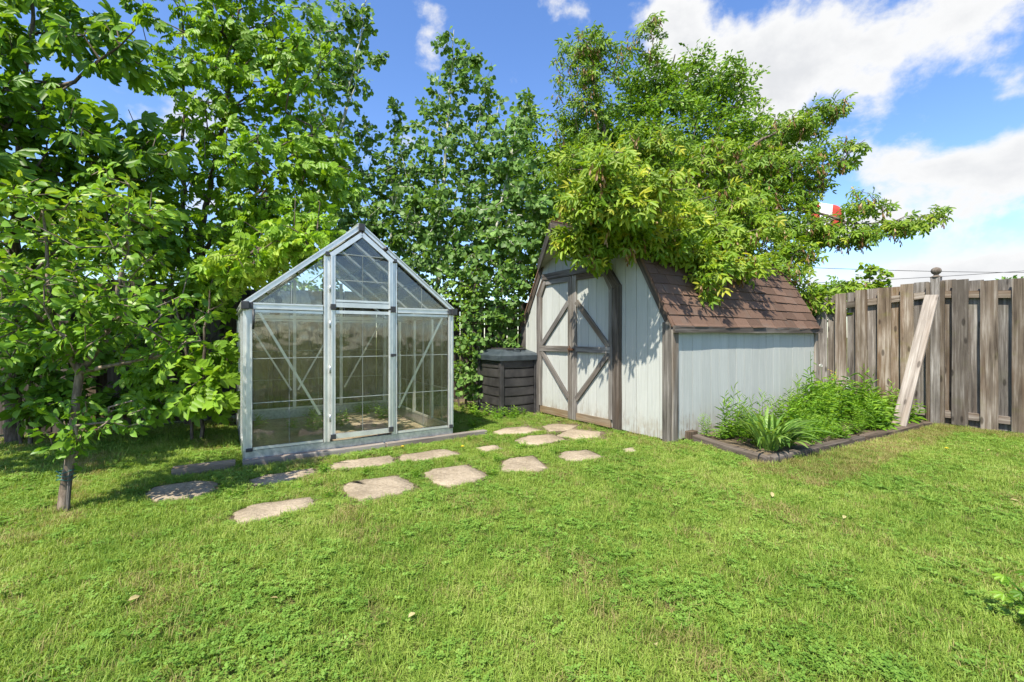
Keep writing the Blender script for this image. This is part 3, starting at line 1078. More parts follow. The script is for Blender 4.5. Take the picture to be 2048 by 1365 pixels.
# split door, both leaves hung proud of the front
for leaf_, (z0, z1) in (("door", (BZ + .03, GE - .005)), ("upper_door", (GE + .012, None))):
    x0, x1 = D0 + .012, D1 - .012
    yy = -.035
    P = lambda u, z: Vector((u, yy, z))
    zt0 = z1 if z1 else rake(x0) - .065
    zt1 = z1 if z1 else rake(x1) - .065
    door = beam(leaf_, P(x0 + .02, z0), P(x0 + .02, zt0), 0.042, 0.026, (0, -1, 0), M['alu'], gh)
    # a stile is the door's own mesh; the rest hangs on it
    inv = door.matrix_basis.inverted()

    def dpart(name, p, q, w, t, mat='alu'):
        o = beam(name, p, q, w, t, (0, -1, 0), M[mat], None)
        o.parent = door
        o.matrix_basis = inv @ o.matrix_basis
        return o

    def dpane(pts):
        o = glaze(pts)
        o.parent = door
        o.matrix_basis = inv.copy()

    dpart("rib", P(x0 + .008, z0) + Vector((0, -.016, 0)), P(x0 + .008, zt0) + Vector((0, -.016, 0)), 0.012, 0.012)
    dpart("stile", P(x1 - .02, z0), P(x1 - .02, zt1), 0.04, 0.026)
    dpart("rib", P(x1 - .03, z0) + Vector((0, -.016, 0)), P(x1 - .03, zt1) + Vector((0, -.016, 0)), 0.010, 0.012)
    dpart("rail", P(x0 + .045, z0 + .02), P(x1 - .04, z0 + .02), 0.045, 0.024)
    xm = (x0 + x1) / 2
    if z1:
        dpart("rail", P(x0 + .045, z1 - .03), P(x1 - .04, z1 - .03), 0.03, 0.022)
        zz = [z0 + .045, 0.53, 0.915, z1 - .045]
        for i, (u0, u1) in enumerate(((x0 + .045, xm - .003), (xm + .003, x1 - .04))):
            for j in range(3):
                dpane([P(u0, zz[j] + .004), P(u1, zz[j] + .004), P(u1, zz[j + 1] - .004), P(u0, zz[j + 1] - .004)])
        for z in zz[1:3]:
            dpart("glazing_bar", P(x0 + .045, z), P(x1 - .04, z), 0.007, 0.007, 'bar')
        dpart("pane_seam", P(xm, zz[0]), P(xm, zz[3]), 0.003, 0.008, 'bar')
    else:
        dpart("rail", P(x0 + .045, z0 + .058), P(x1 - .04, z0 + .058), 0.02, 0.03)
        for (xa, xb) in ((x0, HW), (x1, HW)):
            dpart("top_rail", P(xa, rake(xa) - .07), P(xb, GP - .075), 0.042, 0.03)
        zz = [z0 + .07, 1.638, 1.885]
        for i, (u0, u1) in enumerate(((x0 + .045, xm - .003), (xm + .003, x1 - .04))):
            dpane([P(u0, zz[0]), P(u1, zz[0]), P(u1, zz[1] - .004), P(u0, zz[1] - .004)])
            dpane([P(u0, zz[1] + .004), P(u1, zz[1] + .004), P(u1, min(zz[2], rake(u1) - .1) - .004), P(u0, min(zz[2], rake(u0) - .1) - .004)])
        r0, r1 = x0 + .1, x1 - .1
        dpane([P(r0, zz[2] + .004), P(r1, zz[2] + .004), P(xm, GP - .11)])
        for z in zz[1:3]:
            dpart("glazing_bar", P(x0 + .045, z), P(x1 - .04, z), 0.007, 0.007, 'bar')
        dpart("pane_seam", P(xm, zz[0]), P(xm, zz[2]), 0.003, 0.008, 'bar')
# black connectors, hinges, knob, latch strap, roof vent arm
for (x, y, z, w, h) in ((0.03, -.035, GE, .06, .055), (GW - .03, -.035, GE, .06, .06), (0.03, -.026, BZ + .01, .05, .03), (GW - .03, -.026, BZ + .015, .04, .04),
                        (D0 + .032, -.055, GE + .01, .046, .055), (D1 - .01, -.055, GE + .005, .05, .06), (D0 + .032, -.055, BZ + .05, .046, .045), (D1 - .03, -.055, BZ + .06, .046, .05),
                        (D0 - .005, -.03, rake(D0) - .045, .05, .04), (D1 + .01, -.03, rake(D1) - .045, .05, .035), (HW, -.035, GP - .005, .055, .07), (HW, -.03, GP - .08, .05, .05)):
    MB().box((x - w / 2, y - .012, z - h / 2), (x + w / 2, y + .012, z + h / 2)).build("corner_connector", M['black'], gh, bevel=.004)
for x in (0, GW):
    s = -1 if x == 0 else 1
    MB().box((x - .03, -.07, GE - .035), (x + .03, -.032, GE + .035)).build("gutter_cap", M['black'], gh, bevel=.006)
for z in (0.35, 0.8, 1.22, 1.55):
    MB().tube([(D0 + .004, -.056, z - .035), (D0 + .004, -.056, z + .035)], 0.006, 8).build("hinge", M['galv'], gh, True)
MB().box((D1 - .032, -.066, .91), (D1 + .02, -.05, .935)).tube([(D1 - .018, -.075, .92), (D1 - .018, -.06, .92)], .016, 10).build("door_handle", M['black'], gh)
MB().tube([(0.062, -.05, GE - .03), (0.062, -.06, GE - .13), (0.058, -.05, GE - .2)], .009, 8).build("latch_strap", M['black'], gh, True)
MB().tube([(HW + .23, -.03, rake(HW + .23) - .005), (HW + .23, -.06, rake(HW + .23) - .005)], .022, 12).build("vent_button", M['black'], gh, True)
vy = 1.05
MB().tube([(HW + .28, vy, 1.93), (HW + .24, vy - .05, 1.84), (HW + .34, vy - .05, 1.70), (HW + .5, vy, 1.735), (HW + .56, vy + .02, 1.77)], .011, 8).tube(
    [(HW + .28, vy + .1, 1.93), (HW + .26, vy + .08, 1.85), (HW + .36, vy + .08, 1.72), (HW + .54, vy + .1, 1.77)], .009, 8).build("vent_arm", M['black'], gh, True)
# timber sill in front
for (p, q, w, lab) in ((GO - GX * .02 - GY * .055, GO + GX * 1.18 - GY * .06, .075, "weathered timber sill board along greenhouse front, beside the shaded flagstones"),
                       (GO + GX * 1.2 - GY * .06, GO + GX * 2.33 - GY * .05, .075, "weathered timber sill board running past greenhouse corner to the weeds"),
                       (GO - GX * .5 - GY * .0, GO - GX * .07 - GY * .02, .12, "short weathered timber offcut beside greenhouse corner in the grass")):
    o = beam("sill_board", p + Vector((0, 0, .03)), q + Vector((0, 0, .03)), w, .06, (0, 0, 1), M['sill'], None, .004, .004)
    tag(o, lab, "timber")

# ------------------------------------------------------------------ fences
def fence_run(name, label, cat, p_of, u0, u1, top, mat, front_sign, pitch=0.25, bw=0.142, posts=(), finials=True, ground=.02):
    """p_of(u, off, z): point along the run; off towards the viewer. Boards both sides of the rails."""
    mid = (u0 + u1) / 2
    root = empty(name, tuple(p_of(mid, 0, 0)), 0, label, cat)
    base = Vector(root.location)
    nrm = (p_of(0, 1, 0) - p_of(0, 0, 0))
    rg = np.random.default_rng(11)
    for (zr, h) in ((.15, .085), (0, .085)):
        segs = 6
        for k in range(segs):
            ua, ub = u0 + (u1 - u0) * k / segs, u0 + (u1 - u0) * (k + 1) / segs
            za = zr if zr else top(ua) - .17
            zb = zr if zr else top(ub) - .17
            beam("rail", p_of(ua, 0, za) - base, p_of(ub, 0, zb) - base, h, .038, nrm, M[mat], root)
    u = u0
    i = 0
    while u < u1:
        for (uu, off) in ((u, .034), (u + pitch / 2, -.034)):
            if any(abs(uu - pu) < (.085 if off > 0 else .02) for pu in posts):
                continue
            w = bw + rg.normal(0, .004)
            lean = rg.normal(0, .004)
            zt = top(uu) + rg.normal(0, .006)
            beam("board", p_of(uu, off, ground + rg.uniform(-.02, .02)) - base, p_of(uu + lean, off, zt) - base, w, .017, nrm, M[mat], root, 0, .0012, i)
            i += 1
        u += pitch
    for pu in posts:
        zt = top(pu) + .035
        beam("post", p_of(pu, .0, 0) - base, p_of(pu, .0, zt) - base, .092, .092, nrm, M[mat], root, .004)
        for s in (-1, 1):
            beam("nailer", p_of(pu + s * .068, .03, .02) - base, p_of(pu + s * .068, .03, top(pu) - .02) - base, .036, .04, nrm, M[mat], root)
        if finials:
            c = p_of(pu, 0, zt) - base
            MB().lathe([(.058, 0), (.06, .010), (.045, .017), (.03, .025), (.023, .036), (.03, .043), (.045, .057), (.053, .077), (.053, .090), (.044, .111), (.026, .124), (.008, .130)], 20, c).build("finial", M['fence'], root, True)
    return root


PA = -1.17
fence_run("wooden_fence", "weathered grey board fence with round post finial right of shed", "fence",
          lambda u, off, z: Y(3.63 - off, u, z), PA - 0.225 - 8 * .25, PA + 2.3, lambda u: 1.815 - 0.085 * min(abs(u - PA), 2.6), 'fence', 1, posts=(PA, PA - 2.4), ground=.02)
fence_run("rear_fence", "old dark board fence shaded by trees behind greenhouse", "fence",
          lambda u, off, z: Y(u, 4.3 - off, z), -9.2, 3.4, lambda u: 1.78 + .02 * math.sin(u * 2.1), 'oldfence', 1, posts=(-8.0, -5.6, -3.2, -0.8, 1.6), finials=False)
# leaning plank
pb_, pt_ = G(1795, 862), Y(3.63 - .135, PA + .005, 1.62)
o = beam("leaning_plank", pb_ + Vector((0, 0, -.01)), pt_, .135, .04, (Y(-1, 0) - Y(0, 0)) + Vector((0, 0, .4)), M['plank'], None, .003, .001)
tag(o, "pale weathered plank leaning against the finial fence post", "plank")

# ------------------------------------------------------------------ compost bin
bn = empty("compost_bin", tuple(Y(-.62, 2.34)), TH, "black plastic slatted compost bin with blue grey lid beside shed", "compost bin")
bw_, bd_, bh_ = 0.58, 0.60, 0.80
for (x, y) in ((0, 0), (bw_, 0), (0, bd_), (bw_, bd_)):
    MB().box((x - .032, y - .032, 0), (x + .032, y + .032, bh_)).build("corner_post", M['bin'], bn, bevel=.012)
for k in range(6):
    z0 = .012 + k * .131
    for (a, b, nrm) in (((.04, 0), (bw_ - .04, 0), (0, -1, 0)), ((0, .04), (0, bd_ - .04), (-1, 0, 0)), ((bw_, .04), (bw_, bd_ - .04), (1, 0, 0)), ((.04, bd_), (bw_ - .04, bd_), (0, 1, 0))):
        a, b, nn = Vector((*a, z0)), Vector((*b, z0)), Vector(nrm)
        mb = MB()                     # each slat tilts out and bows a little at its lower edge
        K = 8
        for i in range(K + 1):
            p = a.lerp(b, i / K)
            sag = .004 * (1 - (2 * i / K - 1) ** 2)
            for (dz_, off) in ((0.0 - sag, .016), (.012 - sag, .019), (.119 - sag, .012), (.119 - sag, -.012), (-sag, -.005)):
                mb.v.append(p + nn * off + Vector((0, 0, dz_)))
        for i in range(K):
            for j in range(5):
                q, r2 = i * 5 + j, i * 5 + (j + 1) % 5
                mb.f.append((q, q + 5, r2 + 5, r2))
        mb.f.append((0, 1, 2, 3, 4))
        mb.f.append(tuple(K * 5 + j for j in (4, 3, 2, 1, 0)))
        mb.build("slat", M['bin'], bn)
e = .055
lid = MB()
rings = [(-e, bh_ - .03), (-e - .004, bh_ + .045), (-e + .012, bh_ + .055), (-e + .03, bh_ + .07), (.09, bh_ + .125)]
for (i, z) in rings:
    lid.v += [Vector((i, i, z)), Vector((bw_ - i, i, z)), Vector((bw_ - i, bd_ - i, z)), Vector((i, bd_ - i, z))]
for k in range(len(rings) - 1):
    for j in range(4):
        q = k * 4
        lid.f.append((q + j, q + (j + 1) % 4, q + 4 + (j + 1) % 4, q + 4 + j))
q = (len(rings) - 1) * 4
lid.f.append((q, q + 1, q + 2, q + 3))
lid.f.append((3, 2, 1, 0))
lid_o = lid.build("lid", M['lid'], bn, bevel=.006)
hat = MB().box((.13, .06, bh_ + .115), (bw_ - .12, bd_ - .1, bh_ + .142)).build("lid_hatch", M['bin'], lid_o, bevel=.008)
MB().tube([(.22, .05, bh_ + .10), (.25, .02, bh_ + .13), (.33, .02, bh_ + .13), (.36, .05, bh_ + .10)], .008, 6).build("lid_handle", M['lid'], lid_o, True)

# ------------------------------------------------------------------ flagstones
ST = [[(75, 320), (100, 295), (270, 268), (345, 275), (340, 300), (250, 330), (110, 345)],
      [(470, 265), (520, 250), (700, 222), (705, 240), (640, 262), (520, 285), (475, 285)],
      [(770, 205), (850, 190), (990, 175), (1005, 200), (880, 220), (775, 225)],
      [(1020, 172), (1190, 150), (1250, 170), (1130, 190), (1030, 197)],
      [(395, 395), (470, 360), (690, 330), (705, 355), (640, 382), (430, 432)],
      [(810, 290), (840, 272), (1010, 250), (1075, 280), (1075, 300), (880, 345), (830, 322)],
      [(1110, 240), (1150, 225), (1270, 210), (1350, 245), (1320, 265), (1200, 292), (1150, 275)],
      [(1400, 210), (1430, 185), (1520, 175), (1570, 220), (1540, 235), (1410, 233)],
      [(1610, 175), (1640, 160), (1720, 155), (1785, 180), (1690, 195), (1640, 192)],
      [(1370, 85), (1420, 70), (1490, 66), (1555, 80), (1480, 92), (1390, 95)],
      [(1450, 118), (1500, 100), (1590, 95), (1640, 115), (1540, 135), (1470, 130)],
      [(1555, 65), (1600, 55), (1690, 62), (1650, 80), (1580, 82)],
      [(1610, 100), (1660, 75), (1770, 85), (1760, 105), (1680, 112)],
      [(1300, 145), (1380, 135), (1410, 150), (1340, 160)],
      [(1845, 152), (1890, 143), (1905, 158), (1870, 164)]]
SLAB = ["shaded flat flagstone between apple sapling and greenhouse corner",
        "dappled flagstone against the sill board below the greenhouse's left pane",
        "sunlit flagstone along the sill board below the greenhouse door",
        "sunlit flagstone against the sill below the greenhouse's right pane, joined to another slab",
        "pale long flagstone in the lawn, outermost toward the apple sapling",
        "large pale six-sided flagstone in the lawn before the greenhouse door",
        "large pale flagstone in the lawn before the greenhouse's right pane",
        "pale squarish flagstone midway between greenhouse corner and shed corner",
        "small flagstone half overgrown by grass before the shed's right wall",
        "flagstone edged by weeds before the compost bin",
        "flagstone in the grass between the compost bin and the lawn row",
        "dirty flagstone touching the shed's left door",
        "flagstone touching the shed's right door",
        "narrow sunken flagstone by the end of the long sill board",
        "tiny flagstone corner showing through grass near the shed's corner board"]
stone_polys = []
for i, z in enumerate(ST):
    pts = [G(250 + x * .5371, 820 + y * .5371) for x, y in z]
    c = sum(pts, Vector()) / len(pts)
    rg = np.random.default_rng(100 + i)
    ring = []
    n = len(pts)
    for k in range(n):
        p, q = pts[k], pts[(k + 1) % n]
        for j in range(5):
            r = p.lerp(q, j / 5)
            ring.append(r + Vector((rg.normal(0, .007), rg.normal(0, .008), 0)))
    # make counter-clockwise
    ar = sum(ring[k].x * ring[(k + 1) % len(ring)].y - ring[(k + 1) % len(ring)].x * ring[k].y for k in range(len(ring)))
    if ar < 0:
        ring.reverse()
    stone_polys.append(np.array([(r.x, r.y) for r in ring]))
    n = len(ring)
    mb = MB()
    for (sc_, zz) in ((1.0, -.02), (1.0, .006), (.975, .013), (.6, .015), (.25, .014)):
        for r in ring:
            d = (r - c)
            mb.v.append(Vector((d.x * sc_, d.y * sc_, zz + (rg.normal(0, .0018) if zz > .02 else 0))))
    for k in range(4):
        for j in range(n):
            mb.f.append((k * n + j, k * n + (j + 1) % n, (k + 1) * n + (j + 1) % n, (k + 1) * n + j))
    mb.f.append(tuple(4 * n + j for j in range(n)))
    me = new_mesh("flagstone", mb.v, mb.f, M['stone'], True)
    o = link("flagstone", me)
    o.location = c
    tag(o, SLAB[i], "flagstone", "flagstones set in the lawn")
    sr = [((r.x - c.x) * 1.13 + c.x + rg.normal(0, .012), (r.y - c.y) * 1.13 + c.y + rg.normal(0, .012), .0035) for r in ring]
    tag(link("soil_rim", new_mesh("soil_rim", sr, [tuple(range(n))], M['soil'])), "bare soil rim round a flagstone", None, None, "structure")

# ------------------------------------------------------------------ raised bed
bed = empty("raised_bed", tuple(Y(1.6, -.5)), 0, "low raised garden bed edged with dark timbers by shed wall", "garden bed")
bb = Vector(bed.location)
bl0, bl1 = Y(.30, -.02), Y(.06, -.93)
br = Y(3.42, -1.14)
beam("edge_timber", bl0 - bb + Vector((0, 0, .036)), bl1 - bb + Vector((0, 0, .028)), .09, .07, (0, 0, 1), M['bedwood'], bed, .006, .004)
d_ = (br - bl1).normalized()
for k in range(2):
    p = bl1.lerp(br, k * .5 + .012)
    q = bl1.lerp(br, k * .5 + .496)
    beam("edge_timber", p - bb + Vector((0, 0, .028)), q - bb + Vector((0, 0, .026)), .09, .07, (0, 0, 1), M['bedwood'], bed, .006, .004)
beam("end_block", bl0 - bb + Vector((-.02, -.02, .0)) + B * .0, bl0 - bb + Vector((-.02, -.02, .11)), .13, .08, -A, M['bedwood'], bed, .006)
soil_pts = [bl0, bl1 + B * .06 + A * .06, br + A * .06, Y(3.5, -.05)]
sm = new_mesh("bed_soil", [Vector((p.x, p.y, .05)) - bb for p in soil_pts], [(0, 1, 2, 3)], M['soil'])
link("bed_soil", sm, bed)

# ------------------------------------------------------------------ leaves
def leaflet(L, w, wide=.45, fold=.18, droop=.12):
    """folded leaf blade: base, two shoulders each side, tip; 4 triangles as two quads"""
    V = [(0, 0, 0), (L * wide * .75, -w * .46, fold * w), (L * (wide + .32), -w * .36, fold * w - droop * L * .4), (L, 0, -droop * L),
         (L * (wide + .32), w * .36, fold * w - droop * L * .4), (L * wide * .75, w * .46, fold * w)]
    F = [(0, 1, 2, 3), (0, 3, 4, 5)]
    return np.array(V, float), F


def t_ovate():
    V = [(0, 0, 0), (.3, -.24, .07), (.3, 0, .01), (.3, .24, .07), (.68, -.22, .03), (.68, 0, -.03), (.68, .22, .03), (1, 0, -.14)]
    F = [(0, 1, 2), (0, 2, 3), (1, 4, 5, 2), (2, 5, 6, 3), (4, 7, 5), (5, 7, 6)]
    return np.array(V, float), F


def t_small():
    V = [(0, 0, 0), (.42, -.25, .05), (.42, .25, .05), (1, 0, -.06)]
    return np.array(V, float), [(0, 1, 3), (0, 3, 2)]


def t_round():
    V = [(-.0, 0, 0), (.16, -.42, .05), (.58, -.46, .06), (1, 0, -.05), (.58, .46, .06), (.16, .42, .05)]
    return np.array(V, float), [(0, 1, 2, 3), (0, 3, 4, 5)]


def compose(parts):
    Vs, Fs, o = [], [], 0
    for (V, F) in parts:
        Vs.append(V)
        Fs += [tuple(i + o for i in f) for f in F]
        o += len(V)
    return np.concatenate(Vs), Fs


def rotz(V, a):
    c, s = math.cos(a), math.sin(a)
    return V @ np.array([[c, s, 0], [-s, c, 0], [0, 0, 1]])


def roty(V, a):
    c, s = math.cos(a), math.sin(a)
    return V @ np.array([[c, 0, -s], [0, 1, 0], [s, 0, c]])


def t_palmate():
    parts = []
    for ang, L in ((0, 1), (38, .95), (-38, .95), (78, .72), (-78, .72)):
        V, F = leaflet(L * .82, L * .34, .62, .15, .16)
        V = roty(V, R(18 + abs(ang) * .1))
        V = rotz(V, R(ang))
        V[:, 0] += .18
        parts.append((V, F))
    parts.append((np.array([(0, -.008, 0), (.2, -.008, 0), (.2, .008, 0), (0, .008, 0)]), [(0, 1, 2, 3)]))
    return compose(parts)


def t_pinnate(n=3, w=.17, L=.44, droop=.1, term=1.0):
    parts = [(np.array([(0, -.006, 0), (.62, -.004, -.02), (.62, .004, -.02), (0, .006, 0)]), [(0, 1, 2, 3)])]
    for k in range(n):
        x = .22 + .4 * k / max(1, n - 1)
        ll = L * (.72 + .28 * math.sin(math.pi * (k + .8) / n))
        for s in (-1, 1):
            V, F = leaflet(ll, w, .42, .16, .18)
            V = roty(V, R(16))
            V = rotz(V, R(58) * s)
            V[:, 0] += x
            V[:, 2] -= droop * x * .3
            parts.append((V, F))
    V, F = leaflet(L * term, w * 1.05, .45, .16, .2)
    V = roty(V, R(14))
    V[:, 0] += .62
    V[:, 2] -= .02
    parts.append((V, F))
    return compose(parts)


def t_samara():
    parts = []
    for k in range(5):
        V, F = leaflet(.5, .16, .6, .1, .0)
        V = roty(V, R(70))
        V = rotz(V, R(72 * k))
        V[:, 2] -= .18 * k
        parts.append((V, F))
    return compose(parts)


LEAF = {'ovate': t_ovate(), 'small': t_small(), 'round': t_round(), 'palmate': t_palmate(), 'pinnate': t_pinnate(3, .26, .48), 'elder': t_pinnate(2, .165, .50, .2), 'samara': t_samara()}


def norm(a):
    return a / np.maximum(np.linalg.norm(a, axis=-1, keepdims=True), 1e-9)


SUNWARD = np.array([-SUN_TRAVEL.x, -SUN_TRAVEL.y, 0.0])


def leaf_frames(dirs, rg, flat=.75, tilt=.5, sunny=.5):
    """orthonormal frames: x along the leaf, z mostly up"""
    n = len(dirs)
    X = norm(dirs)
    up = np.array([[0, 0, flat]]) + SUNWARD[None] * sunny + rg.normal(0, tilt, (n, 3))
    Z = norm(up - X * (up * X).sum(1, keepdims=True))
    Yv = np.cross(Z, X)
    return X, Yv, Z


def leaf_batch(tmpl, pos, X, Yv, Z, size, rnd):
    V, F = tmpl
    n, k = len(pos), len(V)
    P = pos[:, None, :] + size[:, None, None] * (V[None, :, 0:1] * X[:, None, :] + V[None, :, 1:2] * Yv[:, None, :] + V[None, :, 2:3] * Z[:, None, :])
    offs = (np.arange(n) * k)[:, None]
    out = []
    for m in (3, 4):
        f = np.array([g for g in F if len(g) == m], int)
        if len(f):
            out.append((offs[:, :, None] + f[None]).reshape(-1, m))
    return P.reshape(-1, 3), out, np.repeat(rnd, k)


def limb_mesh(nodes, par, rad, sides=6):
    """frustum for every node to its parent"""
    idx = np.where(par >= 0)[0]
    p1, p0 = nodes[idx], nodes[par[idx]]
    r1, r0 = rad[idx], rad[par[idx]]
    r0 = np.minimum(r0, r1 * 1.9)
    t = norm(p1 - p0)
    up = np.where(np.abs(t[:, 2:3]) < .9, np.array([[0, 0, 1.0]]), np.array([[1.0, 0, 0]]))
    u = norm(np.cross(t, up))
    w = np.cross(t, u)
    a = np.arange(sides) * 2 * np.pi / sides
    ring = u[:, None, :] * np.cos(a)[None, :, None] + w[:, None, :] * np.sin(a)[None, :, None]
    A0 = p0[:, None, :] + ring * r0[:, None, None] - t[:, None, :] * (r0 * .3)[:, None, None]
    A1 = p1[:, None, :] + ring * r1[:, None, None] + t[:, None, :] * (r1 * .3)[:, None, None]
    V = np.concatenate([A0, A1], 1).reshape(-1, 3)
    k = np.arange(sides)
    f = np.stack([k, (k + 1) % sides, sides + (k + 1) % sides, sides + k], -1)
    F = (np.arange(len(idx)) * 2 * sides)[:, None, None] + f[None]
    return V, [F.reshape(-1, 4)]


def grow(stems, tips, rg, step=.22, up_bias=.9, r_tip=.0035, expo=.42):
    """stems: polylines (x,y,z,r). tips: points the twigs must reach. Returns nodes, parents, radii, tip ids"""
    nodes, par, rmin = [], [], []
    for st in stems:
        st = [np.array(s, float) for s in st]
        prev = -1
        if nodes and st[0][3] < 0:       # a fork: start from the nearest existing node
            st[0][3] = -st[0][3]
            prev = int(np.argmin(np.linalg.norm(np.array(nodes) - st[0][:3], axis=1)))
        for i, s in enumerate(st):
            if i == 0:
                if prev < 0:
                    nodes.append(s[:3])
                    par.append(-1)
                    rmin.append(s[3])
                    prev = len(nodes) - 1
                continue
            k = max(1, int(np.linalg.norm(s[:3] - st[i - 1][:3]) / .16))
            for j in range(1, k + 1):
                f = j / k
                q = st[i - 1] * (1 - f) + s * f
                wob = rg.normal(0, .012, 3) * (j < k)
                nodes.append(q[:3] + wob)
                par.append(prev)
                rmin.append(q[3])
                prev = len(nodes) - 1
    n0 = len(nodes)
    cap = n0 + len(tips) * 6 + 10
    N = np.zeros((cap, 3))
    N[:n0] = np.array(nodes)
    par = list(par)
    rmin = list(rmin)
    stem_pts = N[:n0].copy()
    dist = np.array([np.min(np.linalg.norm(stem_pts - t, axis=1)) for t in tips])
    order = np.argsort(dist)
    tip_ids = []
    n = n0
    for ti in order:
        t = tips[ti]
        d = t - N[:n]
        ln = np.linalg.norm(d, axis=1)
        cost = ln + up_bias * np.maximum(0, -d[:, 2]) * .6 + .25 * np.maximum(0, .15 - ln)
        b = int(np.argmin(cost))
        L = ln[b]
        k = max(1, min(5, int(L / step)))
        p0 = N[b].copy()
        sagv = np.array([0, 0, .10 * L]) + rg.normal(0, .05 * L, 3)
        prev = b
        for j in range(1, k + 1):
            f = j / k
            q = p0 + (t - p0) * f + sagv * math.sin(math.pi * f)
            N[n] = q
            par.append(prev)
            rmin.append(0.0)
            prev = n
            n += 1
        tip_ids.append(prev)
    N = N[:n]
    par = np.array(par)
    cnt = np.zeros(n)
    cnt[tip_ids] = 1
    for i in range(n - 1, -1, -1):
        if par[i] >= 0:
            cnt[par[i]] += cnt[i]
    rad = np.maximum(r_tip * np.maximum(cnt, 1) ** expo, np.array(rmin))
    rad[:n0] = np.array(rmin)[:n0]
    return N, par, rad, np.array(tip_ids)


def blob_tips(blobs, rg):
    """ellipsoids (px, py, depth, rx px, ry px, r depth m, n): twig ends spread through their volume"""
    out = []
    for (px, py, d, rx, ry, rd, n) in blobs:
        c = np.array(W(px, py, d))
        s = np.array([rx / FPX * d, rd, ry / FPX * d])
        v = norm(rg.normal(0, 1, (n, 3))) * (rg.random((n, 1)) ** (1 / 2.3))
        out.append(c + v * s)
    return np.concatenate(out)


def make_tree(name, label, cat, base, stems, blobs, leaf, mat, bark, size, per, seed, spread=.12, droop=.3, tilt=.5, flat=.75, out=.8, group=None,
              singles=0, extra=None, sunny=.7, zmin=.12, r_tip=.0035, twig=.28, rnd_f=None, up_bias=.9, young=0.0):
    rg = np.random.default_rng(seed)
    base = Vector(base)
    root = empty(name, tuple(base), 0, label, cat, group)
    bs = np.array(base)
    tips = blob_tips(blobs, rg)
    tips = tips[tips[:, 2] > zmin]
    N, par, rad, tid = grow(stems, tips, rg, r_tip=r_tip, up_bias=up_bias)
    V, F = limb_mesh(N - bs, par, rad)
    link("trunk", np_mesh("trunk", V, F, bark, smooth=True), root)
    # leaves along each end twig
    T = N[tid]
    Pp = N[par[tid]]
    n = len(T) * per
    which = np.repeat(np.arange(len(T)), per)
    tdir = norm(T - Pp)
    tl = np.minimum(np.linalg.norm(T - Pp, axis=1), twig)
    f = rg.random(n) ** .7
    pos = T[which] - tdir[which] * (tl[which] * (1 - f))[:, None]
    rd = norm(rg.normal(0, 1, (n, 3)))
    rd[:, 2] *= .55
    dirs = norm(rd * out + tdir[which] * .7 + np.array([0, 0, -droop]))
    pos = pos + rd * spread * rg.random((n, 1)) 
    keep = pos[:, 2] > .05
    pos, dirs, which = pos[keep], dirs[keep], which[keep]
    n = len(pos)
    X, Yv, Z = leaf_frames(dirs, rg, flat, tilt, sunny)
    sz = size * rg.uniform(.5, 1.25, n)
    # young, paler leaves towards the outside of the crown
    cz = N[tid][:, 2]
    rnd = np.clip(rg.beta(2.2, 2.6, n) + young * rg.random(n), 0, 1)
    if rnd_f is not None:
        rnd = np.clip(rnd + rnd_f(pos), 0, 1)
    cd = np.linalg.norm(pos - np.array([0, 0, EYE]), axis=1)
    ordr = np.argsort(cd)
    big = ordr[:singles]
    rest = ordr[singles:]
    V, F, r2 = leaf_batch(LEAF[leaf], pos[rest] - bs, X[rest], Yv[rest], Z[rest], sz[rest], rnd[rest])
    crown = link("crown", np_mesh("crown", V, F, mat, rnd=r2), root)
    tag(crown, kind="stuff")
    if singles:
        tv_, tf_ = LEAF[leaf]
        meshes = [new_mesh("leaf", tv_, tf_, mat, rnd=[v] * len(tv_)) for v in (.12, .3, .45, .6, .78, .95)]
        for i in big:
            k = min(5, int(rnd[i] * 6))
            mw = Matrix(((X[i][0] * sz[i], Yv[i][0] * sz[i], Z[i][0] * sz[i], pos[i][0] - bs[0]),
                         (X[i][1] * sz[i], Yv[i][1] * sz[i], Z[i][1] * sz[i], pos[i][1] - bs[1]),
                         (X[i][2] * sz[i], Yv[i][2] * sz[i], Z[i][2] * sz[i], pos[i][2] - bs[2]), (0, 0, 0, 1)))
            link("leaf", meshes[k], crown, mw)
    if extra:                          # hanging seed bunches near some tips
        frac, esize, boost = extra
        w = rg.random(len(T)) < frac * (boost(T) if boost else 1.0)
        P2 = np.repeat(T[w], 3, axis=0) + rg.normal(0, .05, (w.sum() * 3, 3)) + SUNWARD * .07 - np.array([0, 0, .07])
        m = len(P2)
        X2, Y2, Z2 = leaf_frames(np.column_stack([rg.normal(0, 1, (m, 2)), np.zeros(m)]), rg, 1.0, .15)
        V, F, r3 = leaf_batch(LEAF['samara'], P2 - bs, X2, Y2, Z2, esize * rg.uniform(.7, 1.2, m), rg.random(m))
        tag(link("seed_bunches", np_mesh("seed_bunches", V, F, M['samara'], rnd=r3), root), kind="stuff")
    return root


def S(*pts):
    """stem polyline from (px, py, depth, radius)"""
    return [(*W(a, b, c), r) for a, b, c, r in pts]


def SG(px, py, r):
    g = G(px, py)
    return (g.x, g.y, -.05, r)


